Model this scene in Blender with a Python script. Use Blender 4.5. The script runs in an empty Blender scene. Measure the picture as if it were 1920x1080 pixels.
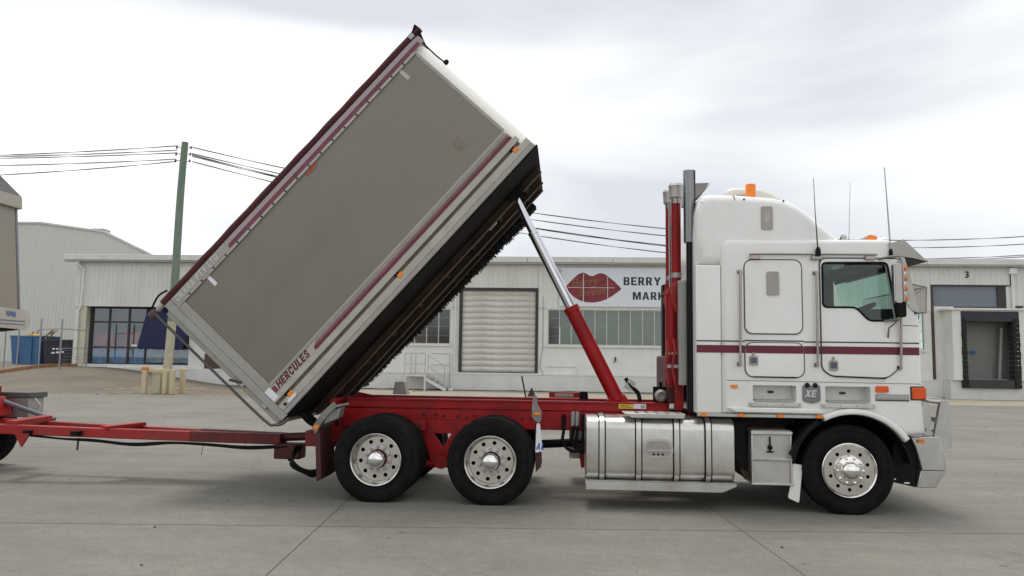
import bpy, bmesh, math, random
from mathutils import Vector, Matrix, noise
from mathutils.geometry import tessellate_polygon
random.seed(7)
C = bpy.context.scene.collection
S = bpy.context.scene
R = math.radians

# ---------------------------------------------------------------- camera
CAM_H = 1.68
cam = bpy.data.cameras.new('camera')
cam.sensor_width = 36.0
cam.lens = 36.0 * 1450 / 1920
cam.clip_start = 0.05
cam.clip_end = 3000
camo = bpy.data.objects.new('camera', cam)
C.objects.link(camo)
yaw, pit, rol = R(3.8), R(5.25), R(0.8)
F = Vector((-math.sin(yaw) * math.cos(pit), math.cos(yaw) * math.cos(pit), math.sin(pit)))
r0 = Vector((math.cos(yaw), math.sin(yaw), 0))
u0 = r0.cross(F)
Rt = math.cos(rol) * r0 + math.sin(rol) * u0
Up = -math.sin(rol) * r0 + math.cos(rol) * u0
camo.matrix_world = Matrix(((Rt.x, Up.x, -F.x, 0), (Rt.y, Up.y, -F.y, 0), (Rt.z, Up.z, -F.z, CAM_H), (0, 0, 0, 1)))
S.camera = camo

# ---------------------------------------------------------------- sky and sun
SUN_EL, SUN_AZ = R(78), R(-30)      # azimuth from +Y towards +X
world = bpy.data.worlds.new('World')
S.world = world
world.use_nodes = True
nt = world.node_tree
nt.nodes.clear()
def wn(t, **kw):
    n = nt.nodes.new(t)
    for k, v in kw.items():
        setattr(n, k, v)
    return n
wout = wn('ShaderNodeOutputWorld')
bg = wn('ShaderNodeBackground')
bg.inputs['Strength'].default_value = 0.1
sky = wn('ShaderNodeTexSky')
sky.sky_type = 'NISHITA'
sky.sun_disc = False
sky.sun_elevation = SUN_EL
sky.sun_rotation = SUN_AZ
tc = wn('ShaderNodeTexCoord')
mp = wn('ShaderNodeMapping')
mp.inputs['Scale'].default_value = (1.0, 1.0, 3.4)
mp.inputs['Location'].default_value = (1.7, 2.2, 0.9)
mp.inputs['Rotation'].default_value = (0.0, R(9), R(20))
n1 = wn('ShaderNodeTexNoise')
n1.inputs['Scale'].default_value = 1.5
n1.inputs['Detail'].default_value = 5
n1.inputs['Roughness'].default_value = 0.45
n1.inputs['Distortion'].default_value = 0.35
rp = wn('ShaderNodeValToRGB')
rp.color_ramp.elements[0].position = 0.36
rp.color_ramp.elements[0].color = (6.3, 6.5, 6.85, 1)
rp.color_ramp.elements[1].position = 0.62
rp.color_ramp.elements[1].color = (10.4, 10.4, 10.4, 1)
e = rp.color_ramp.elements.new(0.5)
e.color = (8.4, 8.5, 8.65, 1)
mx = wn('ShaderNodeMixRGB')
mx.inputs['Fac'].default_value = 0.93
nt.links.new(tc.outputs['Generated'], mp.inputs['Vector'])
nt.links.new(mp.outputs['Vector'], n1.inputs['Vector'])
nt.links.new(n1.outputs['Fac'], rp.inputs['Fac'])
nt.links.new(sky.outputs['Color'], mx.inputs['Color1'])
nt.links.new(rp.outputs['Color'], mx.inputs['Color2'])
nt.links.new(mx.outputs['Color'], bg.inputs['Color'])
nt.links.new(bg.outputs['Background'], wout.inputs['Surface'])

sun = bpy.data.lights.new('sun', 'SUN')
sun.energy = 1.5
sun.angle = R(18)
sun.color = (1.0, 0.96, 0.9)
suno = bpy.data.objects.new('sun', sun)
C.objects.link(suno)
sd = Vector((math.sin(SUN_AZ) * math.cos(SUN_EL), math.cos(SUN_AZ) * math.cos(SUN_EL), math.sin(SUN_EL)))
suno.rotation_euler = sd.to_track_quat('Z', 'Y').to_euler()
suno.location = (0, 20, 40)

S.view_settings.view_transform = 'Standard'
S.view_settings.look = 'None'
S.view_settings.exposure = 0.3
S.view_settings.gamma = 1.0
S.view_settings.use_curve_mapping = False

# ---------------------------------------------------------------- materials
MATS = {}
def M(name, col, rough=0.5, metal=0.0, var=0.12, vs=2.0, dirt=None, damt=0.0, ds=3.0, bump=0.0, bs=60.0,
      rvar=0.1, coat=0.0, stretch=(1, 1, 1), spec=0.5):
    """procedural surface: base colour with broad mottling, optional dirt patches and fine relief"""
    m = bpy.data.materials.new(name)
    m.use_nodes = True
    t = m.node_tree
    b = t.nodes['Principled BSDF']
    N = t.nodes.new
    L = t.links.new
    co = N('ShaderNodeTexCoord')
    ma = N('ShaderNodeMapping')
    ma.inputs['Scale'].default_value = stretch
    L(co.outputs['Object'], ma.inputs['Vector'])
    nz = N('ShaderNodeTexNoise')
    nz.inputs['Scale'].default_value = vs
    nz.inputs['Detail'].default_value = 6
    nz.inputs['Roughness'].default_value = 0.6
    L(ma.outputs['Vector'], nz.inputs['Vector'])
    r = N('ShaderNodeValToRGB')
    r.color_ramp.elements[0].position = 0.3
    r.color_ramp.elements[1].position = 0.7
    r.color_ramp.elements[0].color = tuple(c * (1 - var) for c in col) + (1,)
    r.color_ramp.elements[1].color = tuple(min(1, c * (1 + var)) for c in col) + (1,)
    L(nz.outputs['Fac'], r.inputs['Fac'])
    out = r.outputs['Color']
    if dirt:
        n2 = N('ShaderNodeTexNoise')
        n2.inputs['Scale'].default_value = ds
        n2.inputs['Detail'].default_value = 8
        n2.inputs['Roughness'].default_value = 0.7
        L(ma.outputs['Vector'], n2.inputs['Vector'])
        r2 = N('ShaderNodeValToRGB')
        r2.color_ramp.elements[0].position = 0.45
        r2.color_ramp.elements[1].position = 0.75
        r2.color_ramp.elements[0].color = (0, 0, 0, 1)
        r2.color_ramp.elements[1].color = (damt, damt, damt, 1)
        L(n2.outputs['Fac'], r2.inputs['Fac'])
        mm = N('ShaderNodeMixRGB')
        mm.inputs['Color2'].default_value = tuple(dirt) + (1,)
        L(r2.outputs['Color'], mm.inputs['Fac'])
        L(out, mm.inputs['Color1'])
        out = mm.outputs['Color']
    L(out, b.inputs['Base Color'])
    mr = N('ShaderNodeMapRange')
    mr.inputs['To Min'].default_value = max(0.02, rough - rvar)
    mr.inputs['To Max'].default_value = min(1, rough + rvar)
    L(nz.outputs['Fac'], mr.inputs['Value'])
    L(mr.outputs['Result'], b.inputs['Roughness'])
    b.inputs['Metallic'].default_value = metal
    b.inputs['Coat Weight'].default_value = coat
    b.inputs['Specular IOR Level'].default_value = spec
    if bump:
        n3 = N('ShaderNodeTexNoise')
        n3.inputs['Scale'].default_value = bs
        n3.inputs['Detail'].default_value = 4
        L(ma.outputs['Vector'], n3.inputs['Vector'])
        bp = N('ShaderNodeBump')
        bp.inputs['Strength'].default_value = bump
        bp.inputs['Distance'].default_value = 0.01
        L(n3.outputs['Fac'], bp.inputs['Height'])
        L(bp.outputs['Normal'], b.inputs['Normal'])
    MATS[name] = m
    return m

def glass(name, tint, gloss=0.12, rough=0.02):
    m = bpy.data.materials.new(name)
    m.use_nodes = True
    t = m.node_tree
    t.nodes.clear()
    o = t.nodes.new('ShaderNodeOutputMaterial')
    mix = t.nodes.new('ShaderNodeMixShader')
    tr = t.nodes.new('ShaderNodeBsdfTransparent')
    tr.inputs['Color'].default_value = tuple(tint) + (1,)
    gl = t.nodes.new('ShaderNodeBsdfGlossy')
    gl.inputs['Roughness'].default_value = rough
    # thin-sheet reflectance by viewing angle, the same from both sides of the sheet
    lw = t.nodes.new('ShaderNodeLayerWeight')
    lw.inputs['Blend'].default_value = 0.5
    fr = t.nodes.new('ShaderNodeMath')
    fr.operation = 'POWER'
    fr.inputs[1].default_value = 5.0
    t.links.new(lw.outputs['Facing'], fr.inputs[0])
    ad = t.nodes.new('ShaderNodeMath')
    ad.operation = 'ADD'
    ad.use_clamp = True
    ad.inputs[1].default_value = gloss + 0.04
    t.links.new(fr.outputs[0], ad.inputs[0])
    t.links.new(ad.outputs[0], mix.inputs[0])
    t.links.new(tr.outputs[0], mix.inputs[1])
    t.links.new(gl.outputs[0], mix.inputs[2])
    t.links.new(mix.outputs[0], o.inputs['Surface'])
    return m

white = M('white_paint', (0.80, 0.80, 0.78), 0.22, var=0.03, vs=1.2, dirt=(0.55, 0.52, 0.46), damt=0.28, ds=2.3, coat=0.5, rvar=0.06, stretch=(1, 1, 0.45))
white2 = M('white_fibreglass', (0.74, 0.73, 0.68), 0.4, var=0.04, dirt=(0.5, 0.46, 0.38), damt=0.3, ds=2)
red = M('red_paint', (0.32, 0.005, 0.008), 0.42, var=0.18, vs=3, dirt=(0.05, 0.006, 0.007), damt=0.7, ds=2.6, spec=0.3)
redgrime = M('dusty_red_paint', (0.33, 0.011, 0.012), 0.55, var=0.15, vs=3, dirt=(0.13, 0.05, 0.045), damt=0.8, ds=2.2)
maroon = M('maroon_vinyl', (0.13, 0.006, 0.022), 0.45, var=0.1)
maroon_tarp = M('maroon_tarp', (0.062, 0.008, 0.010), 0.75, var=0.25, vs=5, bump=0.4, bs=25, stretch=(1, 1, 1))
alu = M('brushed_aluminium', (0.62, 0.61, 0.59), 0.34, 1.0, var=0.12, vs=4, dirt=(0.35, 0.33, 0.3), damt=0.5, ds=3, bump=0.05, bs=120)
alu_tank = M('tank_aluminium', (0.64, 0.635, 0.61), 0.32, 0.97, var=0.08, vs=3, dirt=(0.42, 0.40, 0.36), damt=0.6, ds=3.5, rvar=0.12)
alu_dull = M('dull_aluminium', (0.52, 0.51, 0.49), 0.5, 0.7, var=0.1, vs=3, dirt=(0.34, 0.31, 0.27), damt=0.6, ds=4)
galv = M('galvanised_steel', (0.42, 0.42, 0.41), 0.5, 0.6, var=0.12, vs=12, dirt=(0.25, 0.22, 0.2), damt=0.5)
panelgrey = M('grey_body_panel', (0.21, 0.195, 0.170), 0.43, 0.55, var=0.05, vs=1.1, dirt=(0.172, 0.158, 0.136), damt=0.5, ds=1.6, bump=0.03, bs=10, rvar=0.06, stretch=(0.7, 1, 1.4))
offwhite = M('off_white_rail', (0.43, 0.415, 0.365), 0.5, 0.1, var=0.07, vs=3, dirt=(0.3, 0.27, 0.21), damt=0.6, ds=5)
railgrey = M('weathered_rail', (0.35, 0.34, 0.31), 0.5, 0.25, var=0.07, vs=3, dirt=(0.26, 0.24, 0.2), damt=0.5, ds=5)
groove = M('dirty_groove', (0.13, 0.105, 0.075), 0.8, var=0.3, vs=8)
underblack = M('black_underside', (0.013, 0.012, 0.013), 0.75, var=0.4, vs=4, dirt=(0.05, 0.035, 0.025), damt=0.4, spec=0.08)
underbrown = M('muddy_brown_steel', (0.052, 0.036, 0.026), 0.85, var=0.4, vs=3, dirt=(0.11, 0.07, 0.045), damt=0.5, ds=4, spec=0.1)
edgebrown = M('highlight_brown_edge', (0.085, 0.058, 0.042), 0.7, var=0.4, vs=6)  # paler brown stands for the highlight lines along the stringer edges
spatter = M('road_spatter', (0.012, 0.011, 0.011), 0.8, var=0.5, vs=20, dirt=(0.12, 0.11, 0.1), damt=0.6, ds=25)
black = M('black_rubber', (0.010, 0.010, 0.011), 0.65, var=0.25, vs=10, spec=0.12)
tyre_m = M('tyre_rubber', (0.009, 0.009, 0.010), 0.75, var=0.25, vs=5, dirt=(0.024, 0.022, 0.02), damt=0.4, ds=5, spec=0.10)
blackgloss = M('black_gloss', (0.008, 0.008, 0.010), 0.4, var=0.2, spec=0.2)
chrome = M('chrome', (0.78, 0.78, 0.78), 0.08, 1.0, var=0.04, rvar=0.03)
polished = M('polished_alloy', (0.80, 0.79, 0.77), 0.12, 1.0, var=0.06, vs=8, rvar=0.06)
wheel_grey = M('alloy_wheel', (0.70, 0.685, 0.65), 0.28, 0.92, var=0.1, vs=6, dirt=(0.35, 0.31, 0.26), damt=0.6, ds=6)
hubred = M('dark_red_hub', (0.07, 0.006, 0.007), 0.6, var=0.3)
stain_chrome = M('hoist_chrome', (0.62, 0.62, 0.66), 0.14, 1.0, var=0.06)
handle_m = M('dull_chrome', (0.34, 0.31, 0.28), 0.3, 0.9, var=0.15)
seal_m = M('door_seal', (0.09, 0.085, 0.08), 0.6, var=0.2)
amber = M('amber_lens', (0.85, 0.22, 0.01), 0.25, var=0.12, vs=12)
redlens = M('orange_lens', (0.72, 0.09, 0.008), 0.22, var=0.15, vs=14)
vent_m = M('vent_alloy', (0.36, 0.34, 0.31), 0.45, 0.5, var=0.1)
interior = M('cab_trim', (0.016, 0.015, 0.016), 0.8, var=0.2)
yellowst = M('yellow_sticker', (0.72, 0.48, 0.03), 0.5, var=0.1)
whitest = M('white_sticker', (0.72, 0.72, 0.74), 0.5, var=0.1)
bluest = M('blue_print', (0.03, 0.09, 0.42), 0.5, var=0.1)
greyprint = M('grey_print', (0.33, 0.32, 0.32), 0.5)
blackprint = M('black_print', (0.02, 0.02, 0.025), 0.5)
faded = M('faded_pink_band', (0.36, 0.31, 0.32), 0.5, 0.15, var=0.08, vs=2)
fadedm = M('faded_maroon_print', (0.17, 0.035, 0.07), 0.5, var=0.35, vs=1.5)
rust = M('rusty_patch', (0.36, 0.10, 0.075), 0.7, var=0.3, vs=20)
clad = M('wall_cladding_paint', (0.66, 0.665, 0.63), 0.6, var=0.05, vs=0.6, dirt=(0.45, 0.43, 0.37), damt=0.55, ds=0.8, stretch=(1, 1, 0.25))
wallw = M('painted_masonry', (0.70, 0.71, 0.68), 0.7, var=0.05, vs=0.7, dirt=(0.45, 0.44, 0.39), damt=0.35, ds=0.9, bump=0.15, bs=12)
plinthm = M('painted_plinth', (0.63, 0.635, 0.615), 0.75, var=0.05, vs=0.8, dirt=(0.42, 0.40, 0.36), damt=0.4, ds=1.1, stretch=(1, 1, 0.6), bump=0.2, bs=10)
fasciam = M('fascia_paint', (0.66, 0.67, 0.645), 0.55, var=0.04, vs=0.6, dirt=(0.42, 0.42, 0.38), damt=0.5, ds=1)
shedm = M('shed_cladding', (0.60, 0.62, 0.58), 0.6, var=0.04, vs=0.2, dirt=(0.5, 0.5, 0.46), damt=0.4, ds=0.3, stretch=(1, 1, 0.3))
creamm = M('cream_paint', (0.55, 0.53, 0.42), 0.6, var=0.06)
shutter = M('roller_shutter_paint', (0.60, 0.595, 0.55), 0.55, 0.1, var=0.07, vs=1.5, dirt=(0.20, 0.18, 0.15), damt=0.5, ds=2.2, stretch=(0.6, 1, 2.5))
shutterblue = M('blue_grey_shutter', (0.20, 0.225, 0.26), 0.5, 0.1, var=0.07)
darkframe = M('dark_steel_frame', (0.03, 0.028, 0.028), 0.5, var=0.2)
brownframe = M('brown_frame', (0.075, 0.045, 0.035), 0.6, var=0.2)
winframe = M('window_steel', (0.50, 0.50, 0.48), 0.5, var=0.08)
navy = M('navy_canvas', (0.008, 0.011, 0.055), 0.8, var=0.2, vs=4)
dockfoam = M('dock_seal_foam', (0.016, 0.013, 0.014), 0.9, var=0.4, vs=5, bump=0.6, bs=12)
dockhead = M('dock_head_curtain', (0.028, 0.03, 0.04), 0.7, var=0.3)
doorgreen = M('pale_green_door', (0.19, 0.20, 0.185), 0.5, var=0.06)
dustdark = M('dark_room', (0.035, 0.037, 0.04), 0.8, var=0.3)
signw = M('sign_white', (0.66, 0.70, 0.74), 0.4, var=0.02)
lipred = M('lip_red_print', (0.20, 0.016, 0.028), 0.5, var=0.5, vs=1.8, dirt=(0.10, 0.012, 0.018), damt=0.85, ds=2.6, stretch=(1, 1, 2.2))
goldp = M('gold_script_print', (0.22, 0.085, 0.04), 0.5, var=0.25, vs=5)
poleg = M('green_pole_paint', (0.16, 0.215, 0.16), 0.75, var=0.12, vs=3, dirt=(0.2, 0.25, 0.2), damt=0.5, stretch=(3, 3, 0.4), bump=0.3, bs=15)
polec = M('cream_pole_paint', (0.46, 0.44, 0.33), 0.75, var=0.1, vs=4, dirt=(0.34, 0.24, 0.09), damt=0.7, stretch=(3, 3, 0.5), bump=0.3, bs=15)
guardm = M('cream_guard_paint', (0.56, 0.50, 0.33), 0.7, var=0.12, vs=4, dirt=(0.40, 0.20, 0.05), damt=0.8, ds=4)
orangep = M('orange_cap_paint', (0.58, 0.24, 0.05), 0.7, var=0.2)
wirem = M('cable', (0.05, 0.035, 0.04), 0.6)
wirel = M('cable_light', (0.13, 0.085, 0.095), 0.6)
fencem = M('fence_tube', (0.30, 0.31, 0.34), 0.4, 0.6, var=0.1)
skipblue = M('skip_blue', (0.035, 0.13, 0.29), 0.5, var=0.2, vs=3, dirt=(0.12, 0.15, 0.18), damt=0.6, ds=4)
binblack = M('bin_dark', (0.022, 0.020, 0.032), 0.5, var=0.2)
scrapm = M('scrap_timber', (0.25, 0.18, 0.11), 0.8, var=0.4, vs=4)
scraply = M('yellow_scrap', (0.7, 0.42, 0.05), 0.6)
stairm = M('stair_steel', (0.42, 0.43, 0.43), 0.5, 0.4, var=0.1)
stairw = M('stair_white_paint', (0.60, 0.61, 0.60), 0.6, var=0.06)
yellowline = M('yellow_line_paint', (0.62, 0.45, 0.16), 0.7, var=0.25, vs=9, dirt=(0.3, 0.28, 0.22), damt=0.7, ds=8)
kerbm = M('ochre_kerb', (0.30, 0.16, 0.075), 0.85, var=0.3, vs=3, dirt=(0.2, 0.15, 0.1), damt=0.7)
shopgl = glass('shop_glass', (0.78, 0.86, 0.92), 0.08)
winglass = glass('warehouse_glass', (0.70, 0.75, 0.72), 0.06, 0.12)
cabglass = glass('cab_glass', (0.80, 0.91, 0.88), 0.0)
cabglass2 = glass('cab_glass_clear', (0.70, 0.88, 0.83), 0.02)
frosted = M('frosted_film', (0.42, 0.44, 0.43), 0.35, var=0.5, vs=3.5)
blindm = M('grey_green_lining', (0.42, 0.47, 0.43), 0.6, var=0.08)

def concrete(name, col, speck=0.5):
    m = bpy.data.materials.new(name)
    m.use_nodes = True
    t = m.node_tree
    b = t.nodes['Principled BSDF']
    N = t.nodes.new
    L = t.links.new
    geo = N('ShaderNodeNewGeometry')
    def nz(scale, detail, rough, vec=None, st=None):
        n = N('ShaderNodeTexNoise')
        n.inputs['Scale'].default_value = scale
        n.inputs['Detail'].default_value = detail
        n.inputs['Roughness'].default_value = rough
        if st:
            mp_ = N('ShaderNodeMapping')
            mp_.inputs['Scale'].default_value = st
            L(geo.outputs['Position'], mp_.inputs['Vector'])
            L(mp_.outputs['Vector'], n.inputs['Vector'])
        else:
            L(geo.outputs['Position'], n.inputs['Vector'])
        return n
    def ramp(src, p0, c0, p1, c1):
        r = N('ShaderNodeValToRGB')
        r.color_ramp.elements[0].position = p0
        r.color_ramp.elements[1].position = p1
        r.color_ramp.elements[0].color = (c0, c0, c0, 1)
        r.color_ramp.elements[1].color = (c1, c1, c1, 1)
        L(src, r.inputs['Fac'])
        return r.outputs['Color']
    def mul(a, bb, f=1.0):
        k = N('ShaderNodeMixRGB')
        k.blend_type = 'MULTIPLY'
        k.inputs['Fac'].default_value = f
        L(a, k.inputs['Color1'])
        L(bb, k.inputs['Color2'])
        return k.outputs['Color']
    big = ramp(nz(0.45, 6, 0.62).outputs['Fac'], 0.3, 0.82, 0.7, 1.12)
    streak = ramp(nz(1.0, 5, 0.6, st=(0.35, 2.2, 1)).outputs['Fac'], 0.32, 0.92, 0.62, 1.04)
    mid = ramp(nz(7, 5, 0.7).outputs['Fac'], 0.3, 0.88, 0.7, 1.08)
    fine = ramp(nz(140, 2, 0.6).outputs['Fac'], 0.3, 1 - 0.28 * speck, 0.7, 1 + 0.22 * speck)
    stain = ramp(nz(1.7, 8, 0.75).outputs['Fac'], 0.58, 1.0, 0.75, 0.72)
    base = N('ShaderNodeRGB')
    base.outputs[0].default_value = tuple(col) + (1,)
    o = base.outputs[0]
    drip = ramp(nz(5.5, 3, 0.5).outputs['Fac'], 0.68, 1.0, 0.76, 0.62)
    scuff = ramp(nz(0.8, 7, 0.7, st=(0.25, 3.5, 1)).outputs['Fac'], 0.58, 1.0, 0.74, 0.87)
    agg = ramp(nz(45, 4, 0.8).outputs['Fac'], 0.36, 0.70, 0.52, 1.04)
    wv = N('ShaderNodeTexVoronoi')
    wv.feature = 'DISTANCE_TO_EDGE'
    wv.inputs['Scale'].default_value = 0.15
    wd = N('ShaderNodeMixRGB')
    wd.blend_type = 'ADD'
    wd.inputs['Fac'].default_value = 1.4
    L(geo.outputs['Position'], wd.inputs['Color1'])
    L(nz(1.1, 6, 0.7).outputs['Color'], wd.inputs['Color2'])
    L(wd.outputs['Color'], wv.inputs['Vector'])
    crack = ramp(wv.outputs['Distance'], 0.0, 0.84, 0.0016, 1.0)
    for k in (big, streak, mid, fine, stain, drip, scuff, agg, crack):
        o = mul(o, k)
    L(o, b.inputs['Base Color'])
    b.inputs['Roughness'].default_value = 0.82
    b.inputs['Specular IOR Level'].default_value = 0.3
    bp = N('ShaderNodeBump')
    bp.inputs['Strength'].default_value = 0.35
    bp.inputs['Distance'].default_value = 0.006
    L(nz(90, 4, 0.7).outputs['Fac'], bp.inputs['Height'])
    L(bp.outputs['Normal'], b.inputs['Normal'])
    return m
conc = concrete('yard_concrete', (0.215, 0.207, 0.178), 0.9)
jointm = concrete('joint_filler', (0.12, 0.115, 0.10))
apronm = concrete('brown_asphalt', (0.185, 0.158, 0.122), 0.8)
stripm = concrete('beige_concrete', (0.36, 0.32, 0.25))

# ---------------------------------------------------------------- mesh helpers
class MB:
    def __init__(s):
        s.v, s.f = [], []
    def add(s, vs, fs):
        o = len(s.v)
        s.v += [Vector(p) for p in vs]
        s.f += [[i + o for i in q] for q in fs]
        return s
    def box(s, x0, x1, y0, y1, z0, z1):
        vs = [(x, y, z) for x in (x0, x1) for y in (y0, y1) for z in (z0, z1)]
        return s.add(vs, [(0, 1, 3, 2), (4, 6, 7, 5), (0, 4, 5, 1), (2, 3, 7, 6), (0, 2, 6, 4), (1, 5, 7, 3)])
    def bar(s, p, q, w, h, up=(0, 0, 1)):
        p, q = Vector(p), Vector(q)
        d = (q - p).normalized()
        u = Vector(up)
        sx = d.cross(u)
        if sx.length < 1e-4:
            sx = d.cross(Vector((1, 0, 0)))
        sx.normalize()
        u = sx.cross(d)
        vs = []
        for e_ in (p, q):
            for a, b in ((-1, -1), (1, -1), (1, 1), (-1, 1)):
                vs.append(e_ + sx * a * w / 2 + u * b * h / 2)
        return s.add(vs, [(0, 1, 2, 3), (7, 6, 5, 4), (0, 4, 5, 1), (1, 5, 6, 2), (2, 6, 7, 3), (3, 7, 4, 0)])
    def tube(s, pts, r, n=8, r1=None, caps=True, smooth=0):
        pts = [Vector(p) for p in pts]
        if smooth:
            P = []
            for i in range(len(pts) - 1):
                a, b, c, d = pts[max(i - 1, 0)], pts[i], pts[i + 1], pts[min(i + 2, len(pts) - 1)]
                for k in range(smooth):
                    t = k / smooth
                    P.append(0.5 * ((2 * b) + (c - a) * t + (2 * a - 5 * b + 4 * c - d) * t * t + (3 * b - a - 3 * c + d) * t ** 3))
            P.append(pts[-1])
            pts = P
        vs, fs = [], []
        m = len(pts)
        prev = None
        for i, p in enumerate(pts):
            d = (pts[min(i + 1, m - 1)] - pts[max(i - 1, 0)]).normalized()
            if prev is None:
                a = d.cross(Vector((0, 0, 1)))
                if a.length < 0.05:
                    a = d.cross(Vector((0, 1, 0)))
                a.normalize()
            else:
                a = (prev - d * prev.dot(d)).normalized()
            prev = a
            b = d.cross(a)
            rr = r if r1 is None else r + (r1 - r) * i / (m - 1)
            for k in range(n):
                t = 2 * math.pi * k / n
                vs.append(p + (a * math.cos(t) + b * math.sin(t)) * rr)
        for i in range(m - 1):
            for k in range(n):
                fs.append((i * n + k, i * n + (k + 1) % n, (i + 1) * n + (k + 1) % n, (i + 1) * n + k))
        if caps:
            fs.append(tuple(range(n)))
            fs.append(tuple((m - 1) * n + k for k in reversed(range(n))))
        return s.add(vs, fs)
    def lathe(s, prof, c, axis='y', n=32, closed=False, caps=False):
        """prof: (radius, offset along axis)"""
        c = Vector(c)
        vs, fs = [], []
        m = len(prof)
        for r, t in prof:
            for k in range(n):
                a = 2 * math.pi * k / n
                ca, sa = r * math.cos(a), r * math.sin(a)
                vs.append(c + (Vector((ca, t, sa)) if axis == 'y' else Vector((ca, sa, t)) if axis == 'z' else Vector((t, ca, sa))))
        for i in range(m if closed else m - 1):
            j = (i + 1) % m
            for k in range(n):
                fs.append((i * n + k, i * n + (k + 1) % n, j * n + (k + 1) % n, j * n + k))
        if caps:
            if prof[0][0] > 1e-5: fs.append(tuple(range(n)))
            if prof[-1][0] > 1e-5: fs.append(tuple((m - 1) * n + k for k in range(n)))
        return s.add(vs, fs)
    def prism(s, out, t0, t1, axis='y', holes=(), r=0.0, seg=4, capnear=True, capfar=True, skip=()):
        """outline extruded along axis with rounded end edges and holes through it"""
        def P(a, b, t):
            return Vector((a, t, b)) if axis == 'y' else Vector((t, a, b)) if axis == 'x' else Vector((a, b, t))
        n = len(out)
        ar = sum(out[i][0] * out[(i + 1) % n][1] - out[(i + 1) % n][0] * out[i][1] for i in range(n))
        sg = 1 if ar > 0 else -1
        def inset(d):
            res = []
            for i in range(n):
                p0, p1, p2 = Vector(out[i - 1]), Vector(out[i]), Vector(out[(i + 1) % n])
                e1, e2 = (p1 - p0), (p2 - p1)
                e1 = e1.normalized() if e1.length > 1e-9 else e2.normalized()
                e2 = e2.normalized() if e2.length > 1e-9 else e1
                n1_, n2_ = Vector((-e1.y, e1.x)) * sg, Vector((-e2.y, e2.x)) * sg
                m_ = n1_ + n2_
                m_ = m_ / max(m_.length_squared / 2, 0.35)
                res.append(p1 + m_ * d)
            return res
        rows = []
        if r > 0:
            for k in range(seg + 1):
                a = math.pi / 2 * k / seg
                rows.append((inset(r * (1 - math.sin(a))), t0 + r * (1 - math.cos(a))))
            for k in range(seg + 1):
                a = math.pi / 2 * (1 - k / seg)
                rows.append((inset(r * (1 - math.sin(a))), t1 - r * (1 - math.cos(a))))
        else:
            o = [Vector(p) for p in out]
            rows = [(o, t0), (o, t1)]
        vs, fs = [], []
        for pts, t in rows:
            vs += [P(p.x, p.y, t) for p in pts]
        for i in range(len(rows) - 1):
            for k in range(n):
                if k in skip: continue
                fs.append((i * n + k, i * n + (k + 1) % n, (i + 1) * n + (k + 1) % n, (i + 1) * n + k))
        s.add(vs, fs)
        for (pts, t), on in ((rows[0], capnear), (rows[-1], capfar)):
            if not on: continue
            loops = [[Vector((p[0], p[1], 0)) for p in pts]] + [[Vector((p[0], p[1], 0)) for p in h] for h in holes]
            flat = [p for l in loops for p in l]
            s.add([P(p.x, p.y, t) for p in flat], [tuple(q) for q in tessellate_polygon(loops)])
        for h in holes:
            if not (capnear and capfar): continue
            m = len(h)
            s.add([P(p[0], p[1], rows[0][1]) for p in h] + [P(p[0], p[1], rows[-1][1]) for p in h],
                  [(k, (k + 1) % m, m + (k + 1) % m, m + k) for k in range(m)])
        return s

def rrect(x0, x1, z0, z1, r, n=5):
    o = []
    for cx, cz, a0 in ((x1 - r, z1 - r, 0), (x0 + r, z1 - r, 90), (x0 + r, z0 + r, 180), (x1 - r, z0 + r, 270)):
        for k in range(n + 1):
            a = R(a0 + 90 * k / n)
            o.append((cx + r * math.cos(a), cz + r * math.sin(a)))
    return o
def circ(cx, cz, r, n=14):
    return [(cx + r * math.cos(2 * math.pi * k / n), cz + r * math.sin(2 * math.pi * k / n)) for k in range(n)]
def rpoly(pts, r, n=4):
    """polygon with rounded corners"""
    o = []
    m = len(pts)
    for i in range(m):
        p0, p1, p2 = Vector(pts[i - 1]), Vector(pts[i]), Vector(pts[(i + 1) % m])
        a, b = (p0 - p1), (p2 - p1)
        rr = min(r, a.length * 0.45, b.length * 0.45)
        A, B = p1 + a.normalized() * rr, p1 + b.normalized() * rr
        for k in range(n + 1):
            t = k / n
            q = A * (1 - t) ** 2 + p1 * 2 * t * (1 - t) + B * t * t
            o.append((q.x, q.y))
    return o

MW = {}
def link(o, parent, mw):
    C.objects.link(o)
    MW[o] = mw
    if parent is not None:
        o.parent = parent
        o.matrix_local = MW[parent].inverted() @ mw
    else:
        o.matrix_world = mw
    return o
def obj(name, mb, mat, parent=None, frame=None, bevel=0.0, ang=35, loc=None):
    """one mesh object; the builder's points are in the world, or in frame if given"""
    me = bpy.data.meshes.new(name)
    if frame is not None:
        mw = frame
        vs = mb.v
    else:
        if loc is None:
            loc = MW[parent].translation if parent is not None else Vector((0, 0, 0))
        mw = Matrix.Translation(loc)
        vs = [p - Vector(loc) for p in mb.v]
    me.from_pydata([tuple(p) for p in vs], [], [tuple(q) for q in mb.f])
    bm = bmesh.new()
    bm.from_mesh(me)
    bmesh.ops.remove_doubles(bm, verts=bm.verts, dist=1e-5)
    bmesh.ops.recalc_face_normals(bm, faces=bm.faces)
    bm.to_mesh(me)
    bm.free()
    me.materials.append(mat)
    me.shade_smooth()
    me.set_sharp_from_angle(angle=R(ang))
    o = bpy.data.objects.new(name, me)
    link(o, parent, mw)
    if bevel:
        b = o.modifiers.new('bevel', 'BEVEL')
        b.width = bevel
        b.segments = 2
        b.limit_method = 'ANGLE'
        b.angle_limit = R(40)
    return o
def empty(name, loc, label, cat, group=None, parent=None):
    o = bpy.data.objects.new(name, None)
    o.empty_display_size = 0.2
    link(o, parent, Matrix.Translation(Vector(loc)))
    tag(o, label, cat, group)
    return o
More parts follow.
